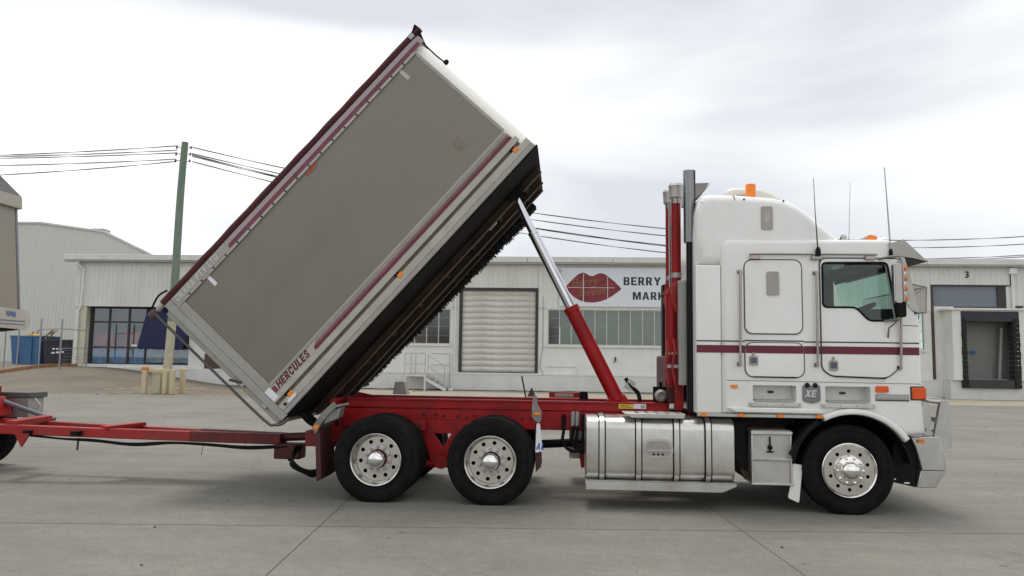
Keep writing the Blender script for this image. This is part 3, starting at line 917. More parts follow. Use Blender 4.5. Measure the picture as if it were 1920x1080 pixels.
# pale joints of the tiles crossing the emblem
obj('tile_joint', MB().box(1.055, 1.085, WY - 0.134, WY - 0.131, 4.76, 6.25), whitest, sg)
obj('tile_joint', MB().box(2.33, 2.355, WY - 0.134, WY - 0.131, 4.93, 6.08), whitest, sg)
obj('tile_joint', MB().box(0.22, 2.7, WY - 0.1375, WY - 0.1345, 5.485, 5.505), whitest, sg)
block_text('letter', 'BERRY', 0.43, blackprint, wall_frame(3.18, WY - 0.1225, 5.64), sg, sx=1.05, gap=0.17)
block_text('letter', 'MARK', 0.41, blackprint, wall_frame(3.66, WY - 0.1225, 4.875), sg, sx=1.05, gap=0.17)

# ---- loading stairs
ls = empty('loading_stairs', (-7.2, 40.2, 0), 'small steel landing with tube handrails and steps down in front of the dock', 'stairs')
obj('landing', MB().box(-8.2, -7.05, 39.85, 40.8, 0.72, 0.80), stairw, ls)
for x in (-8.15, -7.1):
    obj('leg', MB().box(x - 0.045, x + 0.045, 39.86, 39.95, 0, 0.72), stairw, ls)
for k in range(4):
    zt = 0.66 - k * 0.165
    obj('step', MB().box(-7.02 + k * 0.25, -6.74 + k * 0.25, 39.88, 40.78, zt - 0.035, zt), stairm, ls)
for y in (39.86, 40.78):
    obj('stringer', MB().bar((-7.06, y, 0.60), (-6.0, y, 0.03), 0.04, 0.16), stairw, ls)
def rail(nm, pts, r=0.021):
    return obj(nm, MB().tube(pts, r, 8), stairm, ls)
for x in (-8.17, -7.1):
    rail('handrail_post', [(x, 39.88, 0.8), (x, 39.88, 1.92)])
rail('handrail_post', [(-8.0, 40.7, 0.8), (-8.0, 40.7, 1.92)])
rail('handrail_post', [(-7.75, 40.7, 0.8), (-7.75, 40.7, 1.92)])
rail('handrail', [(-8.17, 40.7, 1.92), (-8.17, 39.88, 1.92), (-7.1, 39.88, 1.92)])
rail('handrail', [(-8.17, 40.7, 1.36), (-8.17, 39.88, 1.36), (-7.1, 39.88, 1.36)])
rail('handrail_post', [(-6.95, 39.88, 0.55), (-6.95, 39.88, 1.88)])
rail('handrail_post', [(-6.08, 39.88, 0.0), (-6.08, 39.88, 1.30)])
rail('handrail', [(-6.95, 39.88, 1.82), (-6.08, 39.88, 1.28)])
rail('handrail', [(-6.95, 39.88, 1.25), (-6.08, 39.88, 0.70)])
rail('handrail_post', [(-5.95, 40.8, 0.0), (-5.95, 40.8, 1.92)])
rail('handrail', [(-6.95, 40.8, 1.92), (-5.95, 40.8, 1.92)])
rail('handrail', [(-6.95, 40.8, 1.32), (-5.95, 40.8, 1.32)])
tag(obj('pale_block', MB().box(-5.95, -5.72, 40.3, 40.6, 0.0, 0.1), whitest, bevel=0.02, loc=(-5.83, 40.45, 0)), 'small white block lying at the foot of the steel steps', 'block')
tag(obj('brown_crate', MB().box(-19.4, -17.6, 40.95, 40.99, 0.94, 0.96).box(-19.35, -17.65, 40.88, 40.97, 0.962, 1.75), brownframe, loc=(-18.5, 40.93, 0.94)), 'dark brown flat crate standing on the ledge right of the navy awning', 'crate')

# ---- storage shed far left
sh = empty('storage_shed', (-38, 57, 0.9), 'tall pale green-white shed with sloping roofline behind the bins and the fence', 'building')
def shtop(x):
    return 11.72 if x < -40.6 else 11.72 - (x + 40.6) * 0.135 if x < -35.4 else 11.02 - (x + 35.4) * 0.46
obj('wall', corr(-47, -29.5, 0.3, shtop, 57, 0.3, 0.03), shedm, sh)
rv = []
rx = [-47, -40.6, -35.4, -29.3]
m = MB()
for a, b in zip(rx, rx[1:]):
    za, zb = shtop(a) - 0.9, shtop(b) - 0.9
    m.add([(a, 57.05, za), (b, 57.05, zb), (b, 65, zb), (a, 65, za)], [(0, 1, 2, 3)])
    obj('wall_capping', MB().bar((a + 0.01, 56.98, za + 0.92), (b - 0.01, 56.98, zb + 0.92), 0.2, 0.14), fasciam, sh)
obj('roof', m, fasciam, sh)
obj('ridge_vent', MB().box(-36.6, -35.6, 57.1, 58, 10.9, 11.32), galv, sh)
obj('side_wall', MB().box(-29.6, -29.45, 57.05, 65, 0.3, 7.4), shedm, sh)
obj('doorway_frame', MB().box(-31.3, -30.5, 56.8, 56.95, 0.9, 3.6), creamm, sh)

# ---- fence, bins
fe = empty('tube_fence', (-26.7, 38, 0.75), 'grey tube fence posts with rails in front of the blue and black bins', 'fence')
fp0 = None
for x, y, h in ((-28.55, 38, 2.78), (-26.68, 38, 2.50), (-25.57, 38, 2.48), (-25.05, 39.4, 2.1), (-29.6, 40.4, 2.2)):
    z = gz(x, y)
    if fp0 is None:
        fp0 = obj('post', MB().tube([(x, y, z), (x, y, z + 2.78)], 0.04, 8), fencem, fe, loc=(x, y, z))
        obj('post_cap', MB().lathe([(0.045, 0), (0.04, 0.03), (0.0, 0.04)], (x, y, z + 2.78), 'z', 8), fencem, fp0, loc=(x, y, z + 2.78))
    else:
        c = dup(fp0, (x, y, z + h - 2.78), fe)
obj('rail', MB().tube([(-26.68, 38, 2.86), (-25.57, 38, 2.9)], 0.025, 6), fencem, fe)
obj('rail', MB().tube([(-25.57, 38, 2.9), (-25.05, 39.4, 2.86)], 0.025, 6), fencem, fe)
obj('rail', MB().tube([(-25.57, 38, 1.9), (-25.05, 39.4, 1.95)], 0.022, 6), fencem, fe)
mesh_ = MB()
for k in range(5):
    mesh_.tube([(-25.5, 38.1, 1.15 + k * 0.16), (-25.08, 39.35, 1.2 + k * 0.16)], 0.007, 4)
tag(obj('mesh_wire', mesh_, fencem, fe), kind='stuff')
def skip(name, x0, x1, y0, y1, z0, z1, mat, label, cat, taper=0.12, ribs=6):
    o = empty(name, ((x0 + x1) / 2, (y0 + y1) / 2, z0), label, cat)
    b = MB()
    vs = [(x0 + taper, y0 + taper, z0), (x1 - taper, y0 + taper, z0), (x1 - taper, y1 - taper, z0), (x0 + taper, y1 - taper, z0),
          (x0, y0, z1), (x1, y0, z1), (x1, y1, z1), (x0, y1, z1)]
    b.add(vs, [(0, 3, 2, 1), (0, 1, 5, 4), (1, 2, 6, 5), (2, 3, 7, 6), (3, 0, 4, 7)])
    obj('body', b, mat, o)
    r_ = MB()
    for a, bb in ((4, 5), (5, 6), (6, 7), (7, 4)):
        r_.bar(vs[a], vs[bb], 0.09, 0.09)
    obj('rim', r_, mat, o)
    for k in range(ribs):
        f_ = (k + 0.5) / ribs
        xa = x0 + taper + (x1 - x0 - 2 * taper) * f_
        xb = x0 + (x1 - x0) * f_
        obj('rib', MB().bar((xa, y0 + taper - 0.03, z0 + 0.02), (xb, y0 - 0.03, z1 - 0.06), 0.07, 0.06, (0, 1, 0)), mat, o)
    return o
sk = skip('waste_skip', -32.75, -30.95, 44, 46, 0.98, 2.62, skipblue, 'faded blue metal skip behind the grey fence post', 'skip', ribs=2)
bn = skip('rubbish_bin', -30.7, -29.1, 44, 45.4, 0.98, 2.35, binblack, 'black bin with pale lettering standing right of the blue skip', 'bin', 0.08, 0)
obj('lid', MB().box(-30.75, -29.05, 43.95, 45.45, 2.36, 2.46), binblack, bn, bevel=0.02)
mk = MB()
for k in range(3):
    mk.box(-30.15 + 0.28 * k, -29.95 + 0.28 * k, 43.99, 44.02, 1.62 + 0.03 * k, 1.72 + 0.03 * k)
    mk.box(-30.1 + 0.22 * k, -29.95 + 0.22 * k, 43.985, 44.01, 1.86, 1.95)
obj('pale_marking', mk, whitest, bn)
scp = MB()
for k in range(7):
    a = random.uniform(-32.0, -30.8)
    scp.bar((a, 44.6 + random.uniform(-.3, .3), 2.5), (a + random.uniform(-.4, 0.9), 44.8, random.uniform(2.7, 3.1)), 0.1, 0.06)
tag(obj('scrap_timber', scp, scrapm, loc=(-31.4, 44.7, 2.5)), 'loose brown scrap timber sticking out of the blue skip', 'scrap')
tag(obj('yellow_scrap', MB().prism(rpoly([(-31.95, 2.55), (-31.35, 2.55), (-31.4, 2.74), (-31.75, 2.78)], 0.06), 44.2, 44.7), scraply, loc=(-31.6, 44.4, 2.6)), 'yellow scrap piece on top of the blue skip', 'scrap')

# ---- utility pole, guard, wires
up = empty('utility_pole', (-16.93, 32.3, 0), 'leaning round pole painted green above and cream below, carrying the wires', 'pole')
pb, pt = Vector((-16.95, 32.3, 0)), Vector((-16.62, 32.3, 10.98))
bend = lambda z: pb + (pt - pb) * (z / 10.98) + Vector((0.05 * math.sin(z * 0.5), 0, 0))
obj('lower_shaft', MB().tube([bend(z) for z in (-0.05, 1, 2, 3.1)], 0.19, 14, 0.18), polec, up)
obj('upper_shaft', MB().tube([bend(z) for z in (3.1, 4, 5, 6, 7, 8, 9, 10, 10.98)], 0.18, 14, 0.14), poleg, up)
for z in (10.72, 10.42, 10.12):
    b = bend(z)
    cr = obj('insulator_arm', MB().tube([b + Vector((-0.3, -0.1, 0.03)), b + Vector((0.34, -0.1, -0.03))], 0.02, 6), galv, up)
    for dx in (-0.3, 0.34):
        obj('insulator', MB().lathe([(0.02, -0.06), (0.05, -0.04), (0.03, 0), (0.05, 0.03), (0.02, 0.06)], b + Vector((dx, -0.1, 0)), 'z', 8), brownframe, cr)
pg = empty('pole_guard', (-17.0, 32.0, 0), 'cream and rusty yellow guard posts around the foot of the green pole', 'bollards')
for x, y, w, capd in ((-17.62, 31.85, 0.2, 1), (-16.42, 31.85, 0.17, 0), (-17.55, 32.9, 0.2, 0), (-16.5, 32.9, 0.2, 0), (-16.75, 31.9, 0.2, 0)):
    p_ = obj('guard_post', MB().box(x - w / 2, x + w / 2, y - 0.1, y + 0.1, 0, 1.06), guardm, pg, bevel=0.02)
    if capd:
        obj('cap', MB().box(x - 0.14, x + 0.13, y - 0.12, y + 0.12, 1.0, 1.14), orangep, p_, bevel=0.03)
obj('guard_board', MB().box(-17.36, -16.98, 31.9, 32.02, 0.02, 0.9), polec, pg, bevel=0.02)
obj('guard_rail', MB().box(-17.5, -16.55, 31.82, 31.88, 0.9, 1.05), guardm, pg, bevel=0.02)
def wire(p, q, sag, label, mat, r=0.013):
    pts = []
    p, q = Vector(p), Vector(q)
    for k in range(37):
        t = k / 36
        a = p + (q - p) * t
        a.z -= 4 * sag * t * (1 - t)
        pts.append(a)
    # two twisted strands
    m = MB()
    for ph in (0, math.pi):
        m.tube([a + Vector((0, 0, 0.018 * math.cos(k * 1.3 + ph))) for k, a in enumerate(pts)], r, 5)
    o = obj('power_line', m, mat, loc=p)
    tag(o, label, 'wire', 'overhead wires on the green pole')
rights = [((-16.33, 32.2, 10.74), 12.5, 3.4, 'topmost overhead wire running right from the green pole past the cab roof'),
          ((-16.28, 32.2, 10.45), 12.0, 3.4, 'second overhead wire from the top running right behind the tipper body'),
          ((-16.27, 32.2, 10.39), 11.5, 3.7, 'third overhead wire from the top running right, upper of a close pair'),
          ((-16.26, 32.2, 10.33), 11.25, 3.6, 'fourth overhead wire running right, lower of a close pair'),
          ((-16.24, 32.2, 10.09), 11.25, 3.8, 'lowest overhead wire running right just above the warehouse roof')]
for p, zq, s_, lab in rights:
    wire(p, (46, 51, zq), s_, lab, wirem)
lefts = [((-16.9, 32.2, 10.8), 10.5, 1.3, 'topmost overhead wire running left from the green pole'),
         ((-16.93, 32.2, 10.6), 10.5, 1.1, 'second overhead wire from the top running left to the picture edge'),
         ((-16.93, 32.2, 10.48), 10.5, 1.05, 'third overhead wire from the top running left to the picture edge'),
         ((-16.95, 32.2, 10.2), 10.5, 1.2, 'fourth overhead wire running left, flatter than the lowest'),
         ((-16.95, 32.2, 10.1), 10.5, 1.8, 'lowest overhead wire running left, sagging most')]
for p, zq, s_, lab in lefts:
    wire(p, (-60, 24, zq), s_, lab, wirel)

# ================================================================ the tipper truck
D = 9.0            # near side plane of the truck
W = 2.45           # overall width
tr = empty('tipper_truck', (0, D + W / 2, 0), 'white and maroon cab truck with its grey tipping body raised on a red hoist', 'truck')

# ---- wheels
def tyre_prof(ro, ri, w):
    h = w / 2
    p = [(ri, -h * 0.72), (ri + 0.03, -h * 0.86), (ri + (ro - ri) * 0.45, -h), (ri + (ro - ri) * 0.78, -h * 0.97), (ro - 0.028, -h * 0.86), (ro - 0.006, -h * 0.80)]
    for k in range(-2, 3):
        c = k * h * 0.3
        p += [(ro, c - h * 0.115), (ro, c + h * 0.115)]
        if k < 2:
            p += [(ro - 0.014, c + h * 0.12), (ro - 0.014, c + h * 0.18)]
    p += [(ro - 0.006, h * 0.80), (ro - 0.028, h * 0.86), (ri + (ro - ri) * 0.78, h * 0.97), (ri + (ro - ri) * 0.45, h), (ri + 0.03, h * 0.86), (ri, h * 0.72)]
    return p
def ring_detail(r, y, n=40):
    """raised bead ring on a sidewall"""
    return [(r - 0.006, y + 0.002), (r, y - 0.005), (r + 0.006, y + 0.002)]
def tyre(parent, c, ro=0.505, ri=0.292, w=0.285):
    t = MB().lathe(tyre_prof(ro, ri, w), c, 'y', 64, closed=True)
    for r_ in (ri + 0.055, ri + 0.15):
        t.lathe(ring_detail(r_, -w / 2 * 0.985 if r_ > ri + 0.1 else -w / 2 * 0.93), c, 'y', 64)
    o = obj('tyre', t, tyre_m, parent, loc=c, ang=50)
    return o
def front_wheel(x, yo, side):
    """single tyre with a convex polished disc; side -1 faces the camera"""
    c = Vector((x, yo - side * 0.145, 0.49))
    w = empty('wheel', c, None, None, parent=tr)
    tyre(w, c)
    f = c + Vector((0, side * 0.135, 0))
    s = side
    rim = MB().lathe([(0.296, -s * 0.03), (0.303, s * 0.008), (0.297, s * 0.012), (0.284, s * 0.002), (0.274, -s * 0.014)], f, 'y', 56)
    rim.prism(circ(0, 0, 0.2745, 56), -0.003, 0.003, holes=[circ(0.213 * math.cos(R(36 * k + 18)), 0.213 * math.sin(R(36 * k + 18)), 0.021, 12) for k in range(10)] )
    n_ = 56 * 0
    # move disc part into place (prism was built at the origin)
    for v in rim.v[56 * 5:]:
        v += f + Vector((0, -s * 0.012, 0))
    obj('rim', rim, polished, w, loc=f)
    obj('hub_back', MB().lathe([(0.0, -s * 0.07), (0.285, -s * 0.07)], f, 'y', 40), black, w, loc=f)
    dome = MB().lathe([(0.170, -s * 0.006), (0.168, s * 0.012), (0.155, s * 0.03), (0.128, s * 0.034), (0.105, s * 0.036), (0.098, s * 0.06), (0.082, s * 0.085), (0.05, s * 0.10), (0.0, s * 0.104)], f, 'y', 40)
    obj('hub_cover', dome, polished, w, loc=f)
    nm = None
    for k in range(10):
        a = R(36 * k)
        p = f + Vector((math.cos(a) * 0.14, s * 0.033, math.sin(a) * 0.14))
        if nm is None:
            nm = obj('nut_cover', MB().lathe([(0.017, 0), (0.014, s * 0.016), (0.0, s * 0.022)], p, 'y', 10), polished, w, loc=p)
        else:
            dup(nm, p, w)
    return w
def drive_wheel(x, yo, side):
    s = side
    c = Vector((x, yo - s * 0.145, 0.49))
    w = empty('wheel', c, None, None, parent=tr)
    tyre(w, c)
    tyre(w, c + Vector((0, -s * 0.335, 0)))
    f = c + Vector((0, s * 0.135, 0))
    rim = MB().lathe([(0.292, -s * 0.03), (0.303, s * 0.006), (0.297, s * 0.012), (0.286, s * 0.004), (0.278, -s * 0.03), (0.270, -s * 0.055), (0.268, -s * 0.12), (0.256, -s * 0.14)], f, 'y', 56)
    m0 = len(rim.v)
    rim.prism(circ(0, 0, 0.2565, 56), -0.004, 0.004, holes=[circ(0.21 * math.cos(R(36 * k + 8)), 0.21 * math.sin(R(36 * k + 8)), 0.024, 12) for k in range(10)])
    for v in rim.v[m0:]:
        v += f + Vector((0, -s * 0.14, 0))
    rim.lathe([(0.168, -s * 0.135), (0.163, -s * 0.118), (0.10, -s * 0.116)], f, 'y', 40)
    obj('rim', rim, wheel_grey, w, loc=f)
    obj('rim_barrel', MB().lathe([(0.285, -s * 0.15), (0.27, -s * 0.30), (0.0, -s * 0.30)], f, 'y', 40), black, w, loc=f)
    obj('hub', MB().lathe([(0.112, -s * 0.117), (0.108, -s * 0.06), (0.096, -s * 0.045)], f, 'y', 32), hubred, w, loc=f)
    obj('hub_cap', MB().lathe([(0.098, -s * 0.046), (0.098, s * 0.0), (0.09, s * 0.022), (0.065, s * 0.042), (0.03, s * 0.05), (0, s * 0.052)], f, 'y', 40), chrome, w, loc=f)
    nm = None
    for k in range(10):
        a = R(36 * k + 20)
        p = f + Vector((math.cos(a) * 0.137, -s * 0.117, math.sin(a) * 0.137))
        if nm is None:
            nm = obj('wheel_nut', MB().lathe([(0.021, 0), (0.021, s * 0.012), (0.016, s * 0.014), (0.016, s * 0.034), (0.0, s * 0.036)], p, 'y', 8), galv, w, loc=p)
        else:
            dup(nm, p, w)
    return w
front_wheel(3.215, D + 0.03, -1)
front_wheel(3.215, D + W - 0.03, 1)
for x in (-2.165, -0.825):
    drive_wheel(x, D + 0.02, -1)
    drive_wheel(x, D + W - 0.02, 1)

# ---- chassis
RY0, RY1 = D + 0.83, D + 1.62
for y in (RY0, RY1 - 0.08):
    ch = obj('chassis_rail', MB().box(-2.80, 3.9, y, y + 0.08, 0.80, 1.035), red, tr, bevel=0.006)
    obj('subframe_rail', MB().box(-2.75, 1.33, y - 0.012, y + 0.092, 1.042, 1.165), red, tr, bevel=0.008)
    obj('rail_lip', MB().box(-2.75, 1.33, y - 0.03, y - 0.0125, 1.14, 1.163), red, tr, bevel=0.004)
for x in (-2.6, -1.5, -0.2, 0.9, 2.0):
    obj('crossmember', MB().box(x - 0.05, x + 0.05, RY0 + 0.081, RY1 - 0.081, 0.84, 1.12), red, tr)
bolt = None
for x in (-1.75, -1.6, -1.5, -1.32, -1.2, -1.1, -1.0, -0.5, -0.38, -0.28, 0.02, 0.12):
    p = Vector((x, RY0 - 0.004, 0.955 + 0.02 * random.uniform(-1, 1)))
    if bolt is None:
        bolt = obj('bolt', MB().lathe([(0.016, 0.004), (0.016, -0.012), (0.009, -0.022), (0, -0.022)], p, 'y', 6), hubred, tr, loc=p)
    else:
        dup(bolt, p, tr)
# suspension bracket with a triangular window, between the two axles
obj('suspension_bracket', MB().prism([(-1.85, 0.90), (-1.12, 0.90), (-1.30, 0.52), (-1.36, 0.34), (-1.62, 0.34), (-1.68, 0.52)], RY0 - 0.10, RY0 - 0.03,
    holes=[[(-1.60, 0.74), (-1.38, 0.74), (-1.49, 0.57)]]), red, tr, bevel=0.008)
for x in (-1.78, -1.2):
    obj('spring_hanger', MB().prism(rpoly([(x - 0.1, 0.78), (x + 0.1, 0.78), (x + 0.08, 0.92), (x - 0.08, 0.92)], 0.03), RY0 - 0.19, RY0 - 0.104), red, tr, bevel=0.006)
    obj('hanger_pin', MB().lathe([(0.028, 0), (0.028, -0.03), (0, -0.03)], (x, RY0 - 0.19, 0.84), 'y', 10), hubred, tr)
obj('torque_arm', MB().tube([(-2.1, RY0 - 0.06, 0.36), (-0.88, RY0 - 0.06, 0.36)], 0.045, 10), red, tr)
obj('trunnion', MB().lathe([(0.085, -0.04), (0.085, 0.2)], (-1.49, RY0 - 0.15, 0.40), 'y', 18, caps=True), red, tr)
for x in (-2.165, -0.825):
    ax = obj('axle', MB().tube([(x, D + 0.45, 0.49), (x, D + W - 0.45, 0.49)], 0.075, 14), hubred, tr)
    obj('differential', MB().lathe([(0.05, -0.2), (0.16, -0.13), (0.2, 0), (0.16, 0.13), (0.05, 0.2)], (x, D + W / 2, 0.5), 'y', 18, caps=True), hubred, ax)
    obj('air_bag', MB().lathe([(0.1, -0.1), (0.13, -0.05), (0.12, 0), (0.13, 0.05), (0.1, 0.1)], (x + 0.2, RY0 - 0.1, 0.7), 'z', 14), black, ax)
obj('front_axle', MB().tube([(3.215, D + 0.35, 0.46), (3.215, D + W - 0.35, 0.46)], 0.07, 10), black, tr)
obj('drive_shaft', MB().tube([(-0.8, D + W / 2, 0.55), (2.4, D + W / 2, 0.75)], 0.055, 10), black, tr)
obj('engine', MB().box(2.2, 3.8, D + 0.75, D + 1.7, 0.55, 1.05), black, tr, bevel=0.04)
obj('rear_plate', MB().box(-2.87, -2.81, D + 0.5, D + W - 0.5, 0.62, 1.16), red, tr, bevel=0.006)
obj('hinge_bracket', MB().prism([(-3.02, 1.02), (-2.86, 0.86), (-2.62, 0.9), (-2.6, 1.165), (-2.80, 1.20)], RY0 + 0.10, RY0 + 0.15), hubred, tr, bevel=0.006)
obj('hinge_bracket', MB().prism([(-3.02, 1.02), (-2.86, 0.86), (-2.62, 0.9), (-2.6, 1.165), (-2.80, 1.20)], RY1 - 0.07, RY1 - 0.02), red, tr, bevel=0.006)
obj('hinge_pin', MB().tube([(-2.85, RY0 - 0.03, 1.08), (-2.85, RY1 + 0.03, 1.08)], 0.035, 10), black, tr)
obj('body_rest', MB().prism([(-2.36, 1.17), (-2.16, 1.17), (-2.2, 1.34), (-2.33, 1.34)], RY1 + 0.12, RY1 + 0.3), galv, tr, bevel=0.006)
obj('body_guide', MB().prism([(-0.48, 1.17), (-0.36, 1.17), (-0.42, 1.30)], RY1 + 0.05, RY1 + 0.1), brownframe, tr)
obj('guide_pin', MB().tube([(-0.5, RY1 + 0.1, 1.16), (-0.56, RY1 + 0.1, 1.45)], 0.012, 6), brownframe, tr)
obj('hoist_cradle', MB().box(-0.18, 0.27, RY1 + 0.02, RY1 + 0.16, 1.166, 1.24), red, tr, bevel=0.006)
obj('cradle_label', MB().box(-0.1, 0.15, RY1 + 0.005, RY1 + 0.018, 1.18, 1.225), greyprint, tr)
obj('rubber_stop', MB().lathe([(0.055, 0), (0.06, 0.04), (0.05, 0.1), (0, 0.1)], (0.28, D + 1.3, 1.168), 'z', 12), black, tr)
# rear mudguards and flap
guardsteel = M('guard_steel', (0.24, 0.235, 0.23), 0.5, 0.5, var=0.15, vs=8, dirt=(0.12, 0.10, 0.09), damt=0.6)
def arc_pts(cx, cz, r, a0, a1, n):
    return [(cx + r * math.cos(R(a0 + (a1 - a0) * k / n)), cz + r * math.sin(R(a0 + (a1 - a0) * k / n))) for k in range(n + 1)]
for y0, y1 in ((D + 0.02, D + 0.60), (D + W - 0.60, D + W - 0.02)):
    mg = obj('rear_mudguard', MB().prism(arc_pts(-2.165, 0.49, 0.80, 158, 129, 8) + arc_pts(-2.165, 0.49, 0.77, 129, 158, 8), y0, y1), guardsteel, tr, ang=50)
    obj('mud_flap', MB().prism([(-2.90, 0.84), (-2.84, 0.84), (-2.80, 0.26), (-2.86, 0.22)], y0 + 0.01, y1 - 0.01), M('flap_dark_red', (0.055, 0.010, 0.012), 0.6, var=0.3) if 'flap_dark_red' not in MATS else MATS['flap_dark_red'], mg, bevel=0.01)
    obj('guard_rib', MB().prism(arc_pts(-2.165, 0.49, 0.835, 156, 128, 8) + arc_pts(-2.165, 0.49, 0.765, 128, 156, 8), y0 - 0.02, y0 + 0.02), guardsteel, mg, ang=50)
obj('lamp_box', MB().prism([(-2.80, 0.88), (-2.62, 0.96), (-2.60, 1.08), (-2.78, 1.03)], D + 0.03, D + 0.22), guardsteel, tr, bevel=0.01)
obj('marker_lamp', MB().prism(rpoly([(-2.905, 0.83), (-2.85, 0.83), (-2.84, 0.88), (-2.90, 0.88)], 0.015), D - 0.008, D + 0.015), amber, tr)
fm = obj('front_mudguard', MB().prism(rpoly([(-0.335, 1.27), (-0.30, 1.27), (-0.285, 1.16), (-0.235, 1.08), (-0.24, 0.98), (-0.27, 0.95), (-0.345, 1.0), (-0.35, 1.1)], 0.02), D + 0.03, D + 0.09), guardsteel, tr)
obj('marker_lamp', MB().prism(rrect(-0.325, -0.255, 1.04, 1.075, 0.015), D + 0.012, D + 0.029), amber, fm)
obj('white_flap', MB().prism(rpoly([(-0.295, 0.945), (-0.255, 0.945), (-0.222, 0.63), (-0.305, 0.61)], 0.015), D + 0.04, D + 0.06), whitest, fm)
obj('flap_edge', MB().tube([(-0.305, D + 0.037, 0.95), (-0.315, D + 0.037, 0.62)], 0.006, 6), black, fm)
block_text('flap_letter', 'AL', 0.075, bluest, wall_frame(-0.298, D + 0.039, 0.645), fm, sx=0.7, shear=0.2, depth=0.002)
obj('red_flap', MB().prism([(-0.31, 0.59), (-0.25, 0.60), (-0.24, 0.44), (-0.30, 0.38)], D + 0.1, D + 0.6), MATS['flap_dark_red'], tr)
# brake hoses on the rail
for x, col_, z1 in ((0.02, black, 0.98), (0.135, galv, 1.02), (0.19, galv, 1.02), (0.265, black, 0.98)):
    h = obj('air_hose', MB().tube([(x, RY0 - 0.05, z1), (x, RY0 - 0.06, 0.8), (x - 0.01, RY0 - 0.08, 0.66), (x + 0.10, RY0 - 0.1, 0.56 - 0.03 * random.random()), (x + 0.26, RY0 - 0.1, 0.60), (x + 0.3, RY0 - 0.1, 0.75)], 0.02, 8, smooth=5), black, tr)
    obj('hose_fitting', MB().tube([(x, RY0 - 0.05, z1 - 0.16), (x, RY0 - 0.05, z1 + 0.02)], 0.026, 8), col_, h)
obj('tow_loop', MB().prism(rpoly([(0.20, 0.62), (0.275, 0.64), (0.30, 0.36), (0.24, 0.34)], 0.02), RY0 - 0.02, RY0 + 0.02), red, tr)
# tow coupling at the rear
obj('tow_beam', MB().box(-3.32, -2.88, D + 0.95, D + W - 0.95, 0.52, 0.72), redgrime, tr, bevel=0.012)
for k in range(5):
    y = D + 0.62 + 0.04 * k
    obj('coil_hose', MB().tube([(-3.42 + 0.01 * k, y + 0.25, 0.52), (-3.36 - 0.02 * k, y, 0.40 - 0.02 * k), (-3.24, y - 0.04, 0.30 - 0.022 * k), (-3.08, y - 0.06, 0.27 - 0.02 * k), (-2.94, y - 0.05, 0.34 + 0.03 * k), (-2.86, y, 0.50 + 0.03 * k)], 0.014, 8, smooth=5), black, tr)
for k in range(2):
    obj('body_hose', MB().tube([(-3.25, D + 0.5 + 0.2 * k, 1.0), (-3.1, D + 0.5 + 0.2 * k, 0.86), (-2.92, D + 0.5 + 0.2 * k, 0.83), (-2.8, D + 0.6, 0.86)], 0.035, 8, smooth=5), black, tr)

# ---- hoist ram
rA, rB = Vector((0.70, D + 0.97, 1.17)), Vector((-0.665, D + 0.97, 3.855))
rd_ = (rB - rA).normalized()
ram = obj('hoist_barrel', MB().tube([rA, rA + rd_ * 1.30], 0.093, 28), red, tr, bevel=0.008)
obj('barrel_collar', MB().tube([rA + rd_ * 1.26, rA + rd_ * 1.335], 0.102, 28), red, ram, bevel=0.006)
obj('ram_stage', MB().tube([rA + rd_ * 1.3, rA + rd_ * 2.42], 0.068, 28), stain_chrome, ram)
obj('ram_stage', MB().tube([rA + rd_ * 2.36, rA + rd_ * 2.94], 0.053, 28, 0.046), stain_chrome, ram)
obj('stage_ring', MB().tube([rA + rd_ * 2.385, rA + rd_ * 2.43], 0.072, 28), stain_chrome, ram, bevel=0.004)
obj('ram_tip', MB().tube([rA + rd_ * 2.94, rA + rd_ * 3.01], 0.046, 20, 0.03), stain_chrome, ram)
obj('barrel_foot', MB().prism(rpoly([(0.56, 1.166), (0.84, 1.166), (0.79, 1.25), (0.64, 1.28)], 0.02), D + 0.90, D + 1.20), red, tr, bevel=0.008)
obj('ram_valve', MB().prism(rpoly([(0.78, 1.34), (0.84, 1.46), (0.93, 1.40), (0.87, 1.29)], 0.02), D + 0.92, D + 1.0), galv, tr, bevel=0.006)
obj('ram_hose', MB().tube([(0.80, D + 0.95, 1.46), (0.86, D + 0.94, 1.36), (0.95, D + 0.94, 1.28), (0.985, D + 0.94, 1.15)], 0.026, 8, smooth=6), black, tr)
obj('trunnion_bracket', MB().box(0.60, 0.68, D + 0.912, D + 1.2, 1.166, 1.26), hubred, tr, bevel=0.006)

# ---- tipping body, built in its own tilted frame: local x along the floor to the front, z up through the load
TA = math.atan2(3.318, 2.974)
BF = Matrix.Translation((-3.291, D, 0.945)) @ Matrix.Rotation(-TA, 4, 'Y')
BL, BH, BW = 4.46, 1.95, 2.47
fr_out = [(0.0, 0.03)] + [(BL - 0.26 + 0.26 * math.sin(R(a)), 0.03 + 0.26 * (1 - math.cos(R(a)))) for a in range(0, 91, 10)] + \
         [(BL + 0.0, 0.03 + 0.27)] + [(BL - 0.26 + 0.26 * math.cos(R(a)), BW - 0.29 + 0.26 * math.sin(R(a))) for a in range(0, 91, 10)] + [(0.0, BW - 0.03)]
tub = obj('tipping_body', MB().prism(fr_out, 0.01, BH, axis='z', capfar=False), white2, tr, frame=BF, ang=40)
def bobj(name, mb, mat, bevel=0.0, ang=35):
    return obj(name, mb, mat, tub, frame=BF, bevel=bevel, ang=ang)
bobj('inner_floor', MB().box(0.03, BL - 0.3, 0.06, BW - 0.06, 0.012, 0.03), underbrown)
